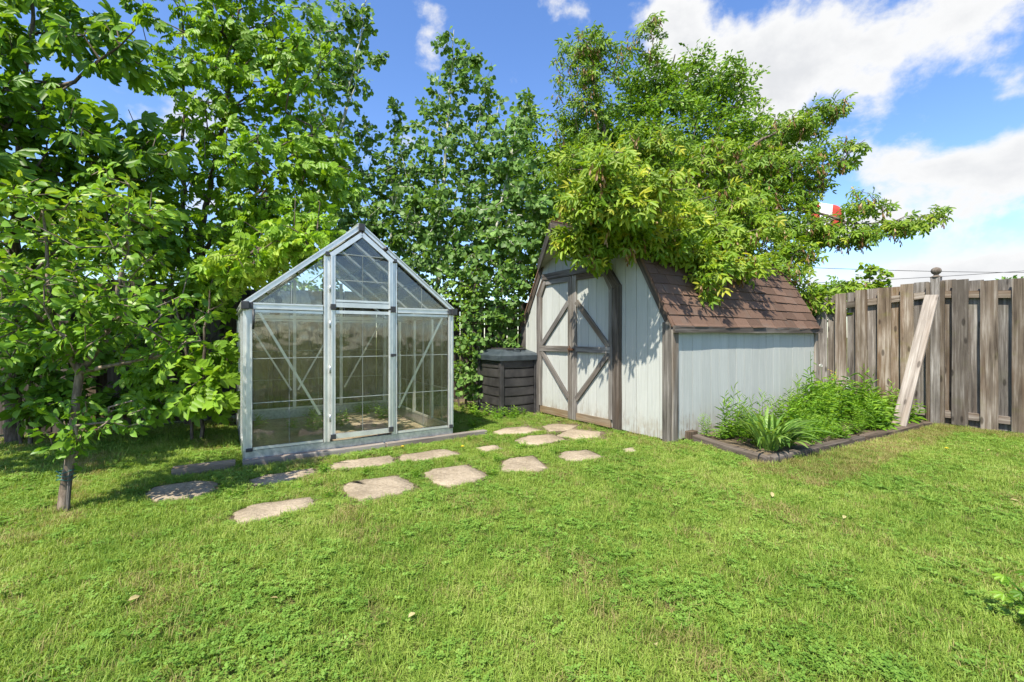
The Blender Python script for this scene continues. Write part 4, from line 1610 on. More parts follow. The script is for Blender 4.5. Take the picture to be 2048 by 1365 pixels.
# young apple tree in the lawn
ab = G(125, 1020)
make_tree("apple_tree", "young apple tree with tied slender trunk standing in the lawn", "tree", ab,
          [[(ab.x, ab.y, -.04, .034), (*W(138, 930, 2.9), .026), (*W(152, 800, 2.9), .022), (*W(160, 745, 2.9), .024)],
           [(*W(160, 745, 2.9), -.020), (*W(120, 680, 2.85), .016), (*W(95, 560, 2.8), .011), (*W(85, 420, 2.8), .006)],
           [(*W(160, 745, 2.9), -.020), (*W(225, 640, 2.95), .015), (*W(255, 500, 2.95), .010), (*W(258, 370, 2.95), .005)],
           [(*W(155, 770, 2.9), -.015), (*W(230, 730, 2.85), .010), (*W(350, 705, 2.85), .005)]],
          [(150, 560, 2.9, 210, 150, .5, 130), (90, 430, 2.8, 80, 75, .3, 34), (255, 420, 2.95, 95, 80, .3, 40), (60, 620, 2.75, 130, 110, .45, 60),
           (300, 640, 2.9, 100, 80, .4, 45), (160, 690, 2.9, 170, 60, .4, 50), (140, 850, 2.85, 50, 75, .16, 26), (215, 840, 2.8, 70, 55, .2, 14), (340, 690, 2.85, 55, 35, .15, 8)],
          'ovate', M['apple'], M['applebark'], .066, 9, 21, spread=.08, droop=.35, tilt=.45, flat=.45, singles=300, zmin=.3, r_tip=.0025, twig=.2,
          rnd_f=lambda p: np.clip((p[:, 2] - 1.35) * .35, -.15, .25))
at_ = bpy.data.objects["apple_tree"]
MB().tube([(.05, -.02, 0), (.055, -.01, .25), (.045, .0, .55)], .008, 6).build("stake", M['trim'], at_)
tie = MB()
for k in range(3):
    z = .20 + .025 * k
    tie.tube([(.024 + .045 * math.cos(a), .0 + .045 * math.sin(a), z + .006 * math.sin(3 * a + k)) for a in np.linspace(0, 2 * math.pi, 17)], .003, 5, False)
tie.build("trunk_tie", M['tie'], at_, True)

# large-leaved buckeye at the left
cb = Vector((-5.15, 4.72, 0))
make_tree("buckeye_tree", "large-leaved dark green tree by the rear fence with horizontal limbs", "tree", cb,
          [[(cb.x, cb.y, -.05, .075), (*W(26, 760, 4.72), .065), (*W(30, 500, 4.7), .05), (*W(40, 300, 4.7), .035), (*W(60, 100, 4.7), .02), (*W(70, -60, 4.7), .012)],
           [(*W(38, 330, 4.7), -.03), (*W(100, 200, 4.5), .02), (*W(200, 120, 4.3), .012), (*W(270, 60, 4.2), .006)],
           [(*W(30, 480, 4.7), -.03), (*W(110, 380, 4.6), .02), (*W(230, 300, 4.5), .012), (*W(330, 310, 4.4), .006)],
           [(*W(28, 560, 4.7), -.03), (*W(150, 480, 4.5), .016), (*W(280, 430, 4.4), .008)]],
          [(90, 60, 4.5, 150, 90, .6, 34), (200, 110, 4.4, 90, 60, .4, 14), (40, 200, 4.4, 110, 80, .7, 26), (150, 250, 4.5, 150, 50, .5, 24), (60, 330, 4.4, 140, 70, .7, 32),
           (250, 300, 4.5, 110, 60, .5, 24), (230, 400, 4.6, 130, 70, .6, 34), (60, 460, 4.5, 150, 80, .6, 34), (260, 480, 4.7, 100, 60, .4, 18), (-80, 200, 4.2, 120, 250, .8, 40),
           (40, 650, 4.4, 110, 90, .4, 24), (90, -60, 4.6, 220, 60, .7, 24),
           (-700, 0, 2.9, 300, 170, .8, 26), (-430, 290, 2.75, 220, 100, .6, 56), (-250, 240, 3.2, 200, 100, .6, 50), (-350, 340, 3.0, 200, 80, .5, 40), (-520, 260, 3.3, 200, 100, .5, 34)],  # unseen boughs out to the left, added to shade the lawn and fence
          'palmate', M['chestnut'], M['bark'], .175, 5, 22, spread=.12, droop=.45, tilt=.4, flat=.5, singles=300)

# light-green ash saplings left of the greenhouse
hb = Vector((-3.95, 5.62, 0))
make_tree("ash_tree", "bright green multi-stemmed tree with broad leaflets, arching over greenhouse roof", "tree", hb,
          [[(hb.x, hb.y, -.05, .05), (*W(385, 620, 5.6), .042), (*W(400, 470, 5.6), .035), (*W(435, 300, 5.6), .026), (*W(470, 100, 5.6), .016), (*W(490, -60, 5.6), .008)],
           [(hb.x + .1, hb.y + .05, 0, -.04), (*W(375, 520, 5.7), .03), (*W(365, 330, 5.7), .02), (*W(365, 120, 5.7), .012), (*W(370, -40, 5.7), .006)],
           [(*W(395, 520, 5.6), -.03), (*W(500, 400, 5.5), .02), (*W(600, 300, 5.5), .012), (*W(650, 240, 5.5), .006)],
           [(*W(385, 600, 5.6), -.03), (*W(480, 520, 5.0), .018), (*W(560, 480, 4.6), .012), (*W(620, 465, 4.4), .006)]],
          [(400, 60, 5.5, 110, 110, .6, 50), (500, 40, 5.6, 90, 110, .5, 40), (420, 200, 5.5, 130, 100, .7, 60), (540, 180, 5.5, 110, 110, .6, 50), (600, 90, 5.7, 70, 90, .4, 18),
           (380, 340, 5.5, 130, 90, .7, 60), (530, 330, 5.4, 130, 90, .7, 60), (640, 330, 5.5, 80, 80, .5, 30), (680, 370, 5.6, 50, 50, .3, 12), (430, 450, 5.4, 130, 70, .7, 52),
           (560, 440, 5.2, 110, 60, .5, 40), (400, 560, 5.3, 100, 60, .5, 26), (480, 540, 4.5, 75, 50, .3, 26), (560, 490, 4.35, 80, 40, .3, 26), (640, 470, 5.0, 60, 40, .3, 12), (470, -70, 5.6, 180, 60, .6, 26)],
          'pinnate', M['ash'], M['bark'], .17, 6, 23, spread=.12, droop=.6, tilt=.45, flat=.3, sunny=.8, singles=300,
          rnd_f=lambda p: np.where(p[:, 1] < 4.75, .30, 0.0))

# aspens beyond the fence
def aspen(label, base, stems, blobs, seed, per=12, size=.085):
    make_tree("aspen_tree", label, "tree", base, stems, blobs, 'round', M['aspen'], M['aspenbark'], size, per, seed, spread=.12, droop=.75, tilt=.75, flat=.15, sunny=.8,
              group="aspens behind the rear fence", r_tip=.003, twig=.35)


b1 = Vector((-3.75, 7.6, 0))
aspen("slim aspen leaning away from the ash, sparse leaves against open sky", b1,
      [[(b1.x, b1.y, -.05, .045), (*W(585, 560, 7.6), .04), (*W(620, 430, 7.6), .032), (*W(680, 260, 7.6), .022), (*W(715, 100, 7.6), .013), (*W(735, -20, 7.6), .006)],
       [(*W(680, 265, 7.6), -.012), (*W(720, 135, 7.6), .008), (*W(775, 108, 7.6), .004)]],
      [(640, 60, 7.6, 60, 90, .6, 46), (705, 50, 7.6, 40, 90, .4, 34), (690, 170, 7.6, 50, 60, .4, 24), (745, 120, 7.6, 40, 14, .2, 10), (640, 200, 7.6, 70, 80, .5, 34),
       (655, 300, 7.6, 60, 60, .5, 24), (620, 420, 7.6, 90, 80, .6, 60), (690, 440, 7.6, 60, 60, .5, 44), (660, 150, 7.7, 60, 140, .5, 34)], 31)
b2 = Vector((-1.35, 8.0, 0))
aspen("tallest pale-stemmed aspen rising behind the greenhouse's right roof slope", b2,
      [[(b2.x, b2.y, -.05, .055), (*W(872, 600, 8.0), .048), (*W(884, 420, 8.0), .036), (*W(893, 280, 8.0), .024), (*W(903, 150, 8.0), .014), (*W(908, 60, 8.0), .005)],
       [(*W(884, 440, 8.0), -.016), (*W(945, 330, 7.9), .010), (*W(960, 210, 7.9), .005)],
       [(*W(878, 540, 8.0), -.016), (*W(830, 430, 7.9), .010), (*W(800, 300, 7.9), .005)]],
      [(905, 110, 8, 38, 50, .4, 24), (945, 140, 8, 40, 60, .4, 26), (885, 210, 8, 45, 70, .5, 34), (950, 220, 8, 60, 70, .6, 44), (910, 320, 7.9, 80, 80, .7, 70), (980, 330, 7.8, 70, 90, .6, 56),
       (830, 300, 8, 40, 60, .5, 22), (850, 400, 7.8, 70, 80, .6, 56), (930, 440, 7.6, 90, 80, .6, 100), (1000, 440, 7.5, 60, 70, .5, 60), (880, 530, 7.6, 80, 70, .5, 80), (960, 540, 7.4, 70, 70, .5, 70), (880, 470, 8.6, 120, 80, .5, 70)], 32)
b3 = Vector((-2.2, 8.3, 0))
aspen("slender shorter aspen between the tallest aspen and the leaning one", b3,
      [[(b3.x, b3.y, -.05, .04), (*W(783, 560, 8.3), .034), (*W(786, 400, 8.3), .022), (*W(790, 290, 8.3), .010), (*W(792, 210, 8.3), .004)],
       [(*W(783, 520, 8.3), -.014), (*W(735, 400, 8.2), .008), (*W(715, 300, 8.2), .004)]],
      [(790, 240, 8.3, 26, 50, .3, 14), (775, 320, 8.2, 60, 60, .5, 34), (720, 260, 8.3, 30, 50, .3, 14), (720, 340, 8.2, 45, 60, .4, 24), (770, 410, 8.1, 75, 60, .6, 76), (730, 470, 8, 70, 60, .5, 60), (800, 500, 7.9, 80, 60, .5, 76), (720, 560, 7.9, 80, 50, .5, 50), (820, 380, 8.6, 90, 60, .4, 50)], 33)
b4 = Vector((-.55, 7.35, 0))
aspen("leaning bare-stemmed aspen among bushes left of the shed", b4,
      [[(b4.x, b4.y, -.05, .04), (*W(960, 640, 7.35), .034), (*W(985, 480, 7.4), .024), (*W(1020, 330, 7.5), .013), (*W(1040, 220, 7.6), .005)]],
      [(1045, 220, 7.6, 28, 40, .3, 12), (1020, 300, 7.5, 60, 70, .5, 44), (1060, 380, 7.2, 60, 70, .5, 44), (1090, 420, 7.0, 50, 50, .4, 28), (1000, 500, 7.2, 70, 70, .5, 48), (1060, 490, 6.95, 45, 50, .3, 24)], 34)

# bushes against the rear fence between greenhouse and shed, down to the ground
def bush(label, px, d, blobs, seed, leaf='ovate', mat='dense', size=.07, per=9, name="leafy_bush", r=.02):
    g = Vector(((px - 1024) / FPX * d, d, 0))
    top = min(b[1] for b in blobs)
    st = [[(g.x, g.y, -.03, r), (*W(px + 10, 700, d), r * .8), (*W(px + 20, (top + 600) / 2, d), r * .35)], [(g.x - .08, g.y, -.03, r * .8), (*W(px - 30, 690, d), r * .6), (*W(px - 50, (top + 650) / 2, d), r * .3)]]
    make_tree(name, label, "bush", g, st, blobs, leaf, M[mat], M['bark'], size, per, seed, spread=.12, droop=.4, tilt=.5, flat=.45, r_tip=.0025,
              group="bushes along the rear fence")


bush("round-leaved leafy bush behind the compost bin, reaching the ground", 985, 6.95,
     [(1000, 600, 6.9, 60, 70, .35, 60), (960, 660, 6.9, 55, 70, .3, 50), (1020, 660, 6.95, 45, 60, .3, 36), (945, 760, 6.8, 40, 60, .25, 34), (1030, 560, 6.9, 35, 50, .3, 30)], 41, 'round', 'aspen', .075, 9)
bush("small-leaved bright bush filling the gap beside greenhouse's right wall", 930, 7.1,
     [(930, 600, 7.1, 50, 70, .4, 50), (920, 700, 7.0, 40, 70, .3, 44), (960, 540, 7.2, 60, 50, .4, 40)], 42, 'ovate', 'dense', .06, 10)
bush("dark understory bush under the buckeye limbs at the rear fence", 60, 4.55,
     [(40, 790, 4.5, 70, 60, .25, 26), (95, 780, 4.45, 80, 60, .2, 34), (150, 730, 4.7, 90, 60, .3, 30), (230, 660, 5.0, 80, 60, .3, 26), (120, 815, 4.75, 90, 40, .2, 26), (270, 780, 5.0, 80, 60, .2, 24), (380, 640, 5.3, 60, 80, .2, 20)], 43, 'ovate', 'chestnut', .12, 7)
bush("low ash seedling with broad leaflets between apple tree and greenhouse", 400, 4.75,
     [(330, 740, 4.6, 60, 35, .25, 14), (400, 780, 4.5, 60, 35, .25, 14), (300, 800, 4.7, 50, 30, .2, 8), (430, 700, 4.9, 40, 60, .2, 9), (440, 560, 5.1, 45, 60, .2, 10)], 44, 'pinnate', 'ash', .24, 4)

# mixed screen of trees beyond the rear fence at the left
hg = Vector((-5.9, 7.6, 0))
make_tree("screen_tree", "broad low-branched tree beyond the rear fence, filling behind the apple tree", "tree", hg,
          [[(hg.x, hg.y, -.05, .07), (*W(310, 600, 7.6), .05), (*W(300, 480, 7.6), .02)],
           [(*W(312, 610, 7.6), -.035), (*W(180, 560, 7.5), .02), (*W(60, 500, 7.4), .008)], [(*W(312, 610, 7.6), -.035), (*W(430, 560, 7.6), .02), (*W(540, 500, 7.6), .008)]],
          [(40, 520, 7.2, 120, 90, .5, 80), (180, 510, 7.3, 120, 90, .5, 80), (330, 510, 7.4, 110, 90, .5, 80), (470, 530, 7.5, 100, 80, .4, 66), (590, 560, 7.6, 80, 60, .4, 40), (-120, 480, 7.0, 140, 110, .5, 50)],
          'ovate', M['dense'], M['bark'], .10, 16, 71, spread=.2, droop=.4, tilt=.5, flat=.4, twig=.4)

# dense small-leaved tree behind the shed
db = Vector((2.7, 9.9, 0))
make_tree("small_leaved_tree", "tall dense green tree with tiny leaves rising behind the shed", "tree", db,
          [[(db.x, db.y, -.05, .12), (*W(1270, 480, 9.9), .09), (*W(1290, 340, 9.9), .06), (*W(1330, 200, 9.9), .03), (*W(1350, 110, 9.9), .012)],
           [(*W(1270, 470, 9.9), -.05), (*W(1180, 330, 9.6), .03), (*W(1140, 230, 9.6), .012)],
           [(*W(1280, 420, 9.9), -.05), (*W(1420, 280, 9.8), .03), (*W(1490, 200, 9.8), .012)]],
          [(1370, 170, 9.8, 110, 70, .9, 150), (1270, 200, 9.7, 90, 80, .9, 120), (1450, 180, 9.9, 70, 60, .7, 80), (1330, 280, 9.4, 170, 90, 1.1, 300), (1480, 270, 9.7, 80, 80, .8, 110), (1180, 310, 9.3, 90, 80, .8, 130),
           (1400, 370, 9.2, 150, 80, 1.0, 230), (1110, 380, 8.8, 80, 90, .7, 160), (1010, 400, 9.0, 70, 90, .5, 90), (1050, 290, 8.9, 40, 90, .5, 60), (1250, 400, 9.0, 120, 90, .9, 170), (1500, 370, 9.4, 80, 80, .8, 130), (1540, 300, 9.6, 60, 70, .6, 60), (1100, 470, 8.2, 60, 70, .5, 70), (1060, 540, 7.9, 50, 60, .4, 50)],
          'small', M['dense'], M['bark'], .10, 30, 51, spread=.22, droop=.35, tilt=.6, flat=.35, r_tip=.004, twig=.4)

# boxelder overhanging the shed
eb = Y(2.3, 3.35)
pale = lambda p: np.clip((7.4 - p[:, 1]) * .12, -.04, .22)
make_tree("boxelder_tree", "yellow-green tree with hanging seed bunches sprawling over shed roof", "tree", eb,
          [[(eb.x, eb.y, -.05, .12), (*W(1215, 560, 8.7), .10), (*W(1230, 470, 8.5), .085), (*W(1220, 330, 8.5), .06), (*W(1195, 200, 8.5), .03), (*W(1180, 80, 8.5), .012)],
           [(*W(1230, 470, 8.5), -.06), (*W(1270, 400, 7.6), .045), (*W(1260, 340, 6.8), .025), (*W(1250, 320, 6.3), .01)],
           [(*W(1230, 480, 8.5), -.06), (*W(1340, 430, 7.6), .04), (*W(1420, 400, 6.9), .02), (*W(1430, 420, 6.3), .01)],
           [(*W(1232, 460, 8.5), -.05), (*W(1450, 420, 8.0), .04), (*W(1600, 420, 7.6), .025), (*W(1720, 450, 7.3), .014), (*W(1860, 430, 7.1), .005)],
           [(*W(1232, 440, 8.5), -.05), (*W(1440, 330, 8.4), .035), (*W(1560, 260, 8.3), .02), (*W(1680, 215, 8.2), .006)],
           [(*W(1600, 420, 7.6), -.018), (*W(1660, 340, 7.7), .012), (*W(1730, 280, 7.7), .005)],
           [(*W(1340, 430, 7.6), -.02), (*W(1480, 520, 7.0), .014), (*W(1560, 560, 6.9), .008), (*W(1630, 600, 6.9), .005)]],
          [(1180, 110, 8.5, 65, 60, .5, 46), (1160, 200, 8.4, 60, 80, .5, 44), (1290, 70, 8.6, 50, 40, .4, 14), (1160, 300, 8.2, 60, 70, .5, 34),
           (1180, 360, 6.9, 100, 60, .6, 60), (1330, 350, 6.8, 90, 70, .6, 60), (1240, 430, 6.5, 130, 70, .7, 100), (1400, 430, 6.6, 110, 60, .6, 70), (1215, 395, 6.0, 75, 40, .5, 44),
           (1330, 460, 6.1, 130, 40, .5, 80), (1450, 490, 6.4, 80, 50, .5, 48), (1250, 430, 5.6, 90, 30, .35, 40), (1360, 470, 5.8, 100, 40, .35, 50), (1470, 460, 6.3, 90, 45, .4, 44), (1185, 385, 4.9, 55, 28, .3, 14), (1285, 390, 4.75, 90, 38, .3, 24), (1230, 330, 5.3, 80, 40, .3, 16), (1190, 375, 4.6, 45, 30, .2, 12), (1168, 382, 4.8, 45, 24, .25, 12), (1240, 325, 4.35, 50, 32, .25, 10), (1300, 355, 4.45, 50, 30, .25, 10), (1215, 400, 4.5, 45, 22, .2, 10), (1262, 405, 4.35, 40, 24, .2, 9), (1180, 476, 5.15, 62, 14, .2, 24), (1272, 480, 5.05, 62, 14, .2, 22), (1135, 482, 5.2, 22, 10, .15, 6), (1188, 508, 5.05, 20, 14, .1, 6), (1340, 488, 5.1, 50, 16, .2, 16), (1440, 520, 5.35, 40, 22, .15, 10), (1300, 290, 6.8, 90, 40, .5, 36), (1420, 330, 7.0, 80, 50, .5, 36), (1480, 400, 7.0, 70, 50, .4, 30), (1195, 462, 5.0, 26, 18, .15, 8), (1185, 440, 5.1, 30, 12, .2, 8), (1250, 440, 4.8, 50, 18, .2, 12), (1220, 405, 5.6, 70, 40, .35, 28), (1310, 430, 5.5, 90, 45, .35, 34), (1320, 462, 5.1, 60, 18, .2, 16), (1390, 505, 5.3, 60, 26, .2, 18), (1415, 560, 5.2, 24, 34, .12, 9), (1480, 530, 5.7, 60, 24, .3, 18),
           (1530, 330, 8.2, 80, 80, .6, 54), (1600, 250, 8.2, 70, 30, .4, 26), (1660, 215, 8.2, 45, 22, .3, 14), (1600, 360, 7.8, 70, 60, .5, 48), (1690, 300, 7.7, 45, 32, .3, 16), (1560, 430, 7.6, 80, 50, .5, 44), (1640, 460, 7.5, 60, 26, .3, 24),
           (1720, 410, 7.4, 40, 36, .3, 14), (1740, 465, 7.3, 60, 18, .25, 18), (1820, 450, 7.15, 55, 14, .2, 12), (1870, 430, 7.1, 22, 10, .1, 4), (1560, 540, 6.9, 50, 30, .3, 20), (1620, 590, 6.9, 40, 34, .2, 20), (1580, 500, 7.1, 60, 30, .3, 22), (1660, 610, 6.8, 30, 24, .15, 10), (1700, 570, 6.8, 30, 20, .12, 6)],
          'elder', M['elder'], M['bark'], .19, 10, 52, spread=.13, droop=.55, tilt=.45, flat=.45, extra=(.17, .13, lambda T: np.where((T[:, 0] > 3.0) | (T[:, 2] > 4), 2.6, 1.0)), rnd_f=pale, singles=0, r_tip=.0035, twig=.3)

# saplings and tree tops beyond the right fence
s1 = Vector((6.5, 8.3, 0))
make_tree("maple_sapling", "small bright sapling peeking over the fence left of the finial", "tree", s1,
          [[(s1.x, s1.y, -.05, .02), (*W(1738, 620, 8.3), .015), (*W(1742, 540, 8.3), .006)]],
          [(1742, 545, 8.3, 26, 22, .2, 18), (1715, 575, 8.3, 30, 16, .2, 14), (1765, 570, 8.3, 22, 20, .2, 12), (1690, 590, 8.3, 30, 16, .2, 10)],
          'round', M['elder'], M['bark'], .075, 9, 61, spread=.1, droop=.2)
for (i, (px, d, top, w)) in enumerate(((2030, 42, 556, 26), (2090, 44, 548, 40), (1660, 60, 562, 40))):
    g = Vector(((px - 1024) / FPX * d, d, 0))
    make_tree("distant_tree", ["rounded far tree top just showing over the fence's outer end", "larger far tree beyond the fence's outer end", "dark far tree low behind the flagpole"][i], "tree", g,
              [[(g.x, g.y, 0, .25), (*W(px, 640, d), .15), (*W(px, top + 20, d), .05)]], [(px, top + 35, d, w, 35, 1.8, 60)], 'small', M['chestnut'], M['bark'], .45, 16, 62 + i, spread=.6, droop=.1, r_tip=.02, twig=.9)

# ------------------------------------------------------------------ flag and wires beyond the fence
fp = Vector(((1618 - 1024) / FPX * 25, 25, 0))
flag = empty("flagpole", tuple(fp), 0, "grey metal flagpole with red and white flag beyond the fence", "flagpole")
MB().tube([(0, 0, -.1), (0, 0, 4.2), (0, 0, 8.9)], [.10, .085, .06], 12).build("pole", M['pole'], flag, True)
for (k, (x0, x1, m)) in enumerate(((.1, .62, 'red'), (.62, 1.32, 'white'), (1.32, 1.95, 'red'))):
    V, F = [], []
    nx, nz = 8, 6
    for i in range(nx + 1):
        for j in range(nz + 1):
            x = x0 + (x1 - x0) * i / nx
            z = 8.6 - 1.35 * j / nz - .42 * (x / 1.95) ** 1.5
            V.append((x * .95, .14 * math.sin(x * 5 + z * 1.2) * x / 1.95, z))
    for i in range(nx):
        for j in range(nz):
            a = i * (nz + 1) + j
            F.append((a, a + nz + 1, a + nz + 2, a + 1))
    o = link("flag_panel", new_mesh("flag_panel", V, F, M[m], True), flag)
    sm = o.modifiers.new("solid", 'SOLIDIFY')
    sm.thickness = .006
for (p, q, lab) in ((W(1500, 531, 30), W(2400, 543, 30), "thin dark overhead wire, nearly level, passing behind the fence finial"), (W(1500, 572, 32), W(2400, 512, 32), "thin dark overhead wire rising towards the far end of the fence")):
    pts = [p.lerp(q, k / 20) - Vector((0, 0, .25 * math.sin(math.pi * k / 20))) for k in range(21)]
    o = MB().tube(pts, .019, 6).build("overhead_wire", M['cable'])
    tag(o, lab, "wire")

# ------------------------------------------------------------------ weeds and flowers
def stalk_mesh(name, rg, n, h, leaf_l, leaf_w, rad, per=16, mat='weed', lean=.25, up=.5):
    tm = leaflet(1.0, leaf_w, .42, .14, .22)
    P, D, Sz, st = [], [], [], MB()
    for k in range(n):
        a, r = rg.uniform(0, 6.28), rad * math.sqrt(rg.random())
        b = np.array([r * math.cos(a), r * math.sin(a), 0])
        hh = h * rg.uniform(.65, 1.1)
        tp = b + np.array([rg.normal(0, lean) * hh * .5 + b[0] * .5, rg.normal(0, lean) * hh * .5 + b[1] * .5, hh])
        st.tube([b, (b + tp) / 2 + rg.normal(0, .01, 3), tp], [.0028, .0024, .0012], 4, False)
        for j in range(per):
            f = (j + 1) / per
            p = b + (tp - b) * f
            ang = j * 2.4 + rg.uniform(0, .8)
            P.append(p)
            D.append([math.cos(ang), math.sin(ang), up * (.3 + f) + rg.normal(0, .15)])
            Sz.append(leaf_l * (1.15 - .55 * f) * rg.uniform(.75, 1.2))
    P, D, Sz = np.array(P), np.array(D), np.array(Sz)
    X, Yv, Z = leaf_frames(D, rg, 1.0, .3)
    rn = np.clip(rg.beta(2, 2, len(P)) + .35 * (P[:, 2] / h - .6), 0, 1)
    V, F, r2 = leaf_batch(tm, P, X, Yv, Z, Sz, rn)
    return np_mesh("foliage", V, F, M[mat], rnd=r2), new_mesh("stems", st.v, st.f, M[mat], True, rnd=[.4] * len(st.v))


rg = np.random.default_rng(77)
weed_v = [stalk_mesh("weed", rg, (4, 6, 5, 3)[_], (.46, .36, .42, .5)[_], (.11, .13, .10, .12)[_], (.20, .24, .15, .13)[_], .07, (17, 14, 20, 15)[_], lean=.3, up=(.5, .25, .8, 1.0)[_]) for _ in range(4)]
weed_low = [stalk_mesh("weed", rg, 8, .20, .085, .30, .10, 10) for _ in range(3)]


def plant(name, meshes, loc, s, rz, label, cat, group=None):
    root = empty(name, tuple(loc), rz, label, cat, group)
    root.scale = (s, s, s)
    link("foliage", meshes[0], root)
    link("stems", meshes[1], root)
    return root


cnt = 0
tries = 0
while cnt < 130 and tries < 4000:
    tries += 1
    b, a = rg.uniform(.32, 3.4), rg.uniform(-1.02, -.14)
    if a < -.86 - .07 * b:
        continue
    near = (b > 1.9)
    s = rg.uniform(.45, 1.02)
    if b > 2.3:
        s *= 1.35
    if a < -.7:
        s *= .72
    m = weed_v[cnt % 4] if (b > 1.7 or rg.random() < .45) else weed_low[cnt % 3]
    if b > 2.35:
        plant("tall_weed", m, Y(b, a, .06), s, rg.uniform(0, 6.28), "tall leafy green weed at the fence end of the raised bed", "weed", "tall weeds in the raised bed")
    else:
        plant("leafy_weed", m, Y(b, a, .06), s, rg.uniform(0, 6.28), "bright leafy green weed crowding the raised bed by shed wall", "weed", "leafy weeds in the raised bed")
    cnt += 1
# strap-leaved clump spilling over the bed corner
def strap_mesh(rg, n, L, w, rad, spread_):
    V, F, rn = [], [], []
    for k in range(n):
        a = rg.uniform(0, 6.28)
        r = rad * math.sqrt(rg.random())
        b = np.array([r * math.cos(a), r * math.sin(a), 0])
        a2 = a + rg.normal(0, .6)
        l = L * rg.uniform(.6, 1.15)
        sp = spread_ * rg.uniform(.4, 1.2)
        side = np.array([-math.sin(a2), math.cos(a2), 0])
        o = len(V)
        rv = rg.random()
        K = 6
        for i in range(K + 1):
            f = i / K
            out = l * sp * (f ** 1.5)
            z = l * (1.0 * f - .75 * sp * f ** 2.4)
            c = b + np.array([math.cos(a2) * out, math.sin(a2) * out, max(z, .01)])
            ww = w * (.5 + 1.2 * f) * (1 - f ** 3) + .0008
            V += [c - side * ww, c + side * ww + np.array([0, 0, ww * .3])]
            rn += [rv, rv]
        for i in range(K):
            F.append((o + 2 * i, o + 2 * i + 1, o + 2 * i + 3, o + 2 * i + 2))
    return new_mesh("blades", V, F, M['blue'], True, rnd=rn)


o = link("strap_leaf_clump", strap_mesh(rg, 95, .52, .011, .11, .8))
o.location = Y(.33, -.80, .06)
tag(o, "blue-green strap-leaved clump spilling over the raised bed corner", "plant")
o = link("broadleaf_clump", strap_mesh(rg, 40, .30, .020, .10, .9))
o.location = Y(.55, -.80, .07)
tag(o, "broad-bladed arching clump beside the strap leaves at the bed edge", "plant")
o = link("tall_grass_clump", strap_mesh(rg, 70, .70, .006, .12, .55))
o.location = Y(3.3, -.10, .05)
tag(o, "tall arching grass clump against the fence behind shed corner", "plant")
for (b, a, h, lab) in ((3.05, -.12, .66, "dandelion seed head on a tall stem beside the shed's rear corner board"), (3.1, -.42, .50, "dandelion seed head among the tall weeds by the fence"), (2.75, -.55, .42, "low dandelion seed head over the bright bed weeds")):
    r = empty("dandelion", tuple(Y(b, a, .05)), 0, lab, "flower")
    MB().tube([(0, 0, 0), (.01, .0, h * .5), (.0, .01, h)], .0022, 5).build("stem", M['weed'], r)
    fl = MB()
    rr = np.random.default_rng(5)
    for k in range(70):
        v = norm(rr.normal(0, 1, 3))
        sdir = norm(np.cross(v, rr.normal(0, 1, 3)))
        p = np.array([0, .01, h])
        fl.add([p + v * .004, p + v * .022 - sdir * .004, p + v * .024 + sdir * .004], [(0, 1, 2)])
    fl.build("seed_head", M['fluff'], r)
# a tall nettle-like stalk before the wall, and a yellow flower spike
nt = empty("tall_stalk", tuple(Y(2.35, -.30, .06)), .3, "single tall thin weed stalk against the white shed wall", "weed")
stk = MB().tube([(0, 0, 0), (.02, 0, .35), (.0, .02, .62), (.01, .03, .86)], [.006, .005, .004, .002], 6)
stk.build("stem", M['weed'], nt)
P = np.array([[.015, .005, z] for z in np.linspace(.25, .86, 14)])
D = np.array([[math.cos(k * 2.4), math.sin(k * 2.4), -.15] for k in range(14)])
X, Yv, Z = leaf_frames(D, rg, 1.0, .1)
V, F, r2 = leaf_batch(leaflet(1, .22, .4, .1, .5), P, X, Yv, Z, np.linspace(.14, .03, 14), np.full(14, .3))
link("foliage", np_mesh("foliage", V, F, M['weed'], rnd=r2), nt)
ys = empty("yellow_flower", tuple(Y(3.0, -.30, .06)), 0, "yellow flowering stalk among the grass by the fence", "flower")
MB().tube([(0, 0, 0), (.01, 0, .3), (0, .01, .55)], .003, 5).build("stem", M['weed'], ys)
yf = MB()
for k in range(16):
    v = Vector((rg.normal(0, .025), rg.normal(0, .025), .45 + .010 * k))
    a = rg.uniform(0, 6.28)
    for j in range(5):
        a2 = a + j * 1.2566
        yf.add([v, v + Vector((math.cos(a2 - .4) * .010, math.sin(a2 - .4) * .010, .004)), v + Vector((math.cos(a2) * .015, math.sin(a2) * .015, .006)), v + Vector((math.cos(a2 + .4) * .010, math.sin(a2 + .4) * .010, .004))], [(0, 1, 2, 3)])
yf.build("petals", M['petal'], ys)
# weeds by the compost bin, along the fences and round the greenhouse
for (b, a, s) in [(-.85, 2.45, .8), (-.72, 2.25, .75), (-.55, 2.2, .7), (-.95, 2.65, .8), (-.40, 2.22, .6), (-.8, 2.1, .5), (-1.0, 2.3, .6), (-.62, 2.05, .4)]:
    plant("weed_tuft", weed_low[int(rg.integers(3))], Y(b, a), s, rg.uniform(0, 6), "low bright weeds growing at the foot of the compost bin", "weed", "weeds by the compost bin")
for k in range(10):
    p = GO + GX * (GW + rg.uniform(.1, .45)) + GY * rg.uniform(.1, 2.0)
    plant("weed_tuft", weed_low[k % 3], p, rg.uniform(.5, 1.0), rg.uniform(0, 6), "low green weeds along the greenhouse's right wall", "weed", "weeds along the greenhouse wall")
for k in range(16):
    p = GO + GX * rg.uniform(.15, GW - .15) + GY * rg.uniform(GD * .45, GD - .12) + Vector((0, 0, .012))
    plant("weed_tuft", weed_low[k % 3], p, rg.uniform(.4, .8), rg.uniform(0, 6), "green weeds sprouting on the floor inside the greenhouse", "weed", "weeds inside the greenhouse")
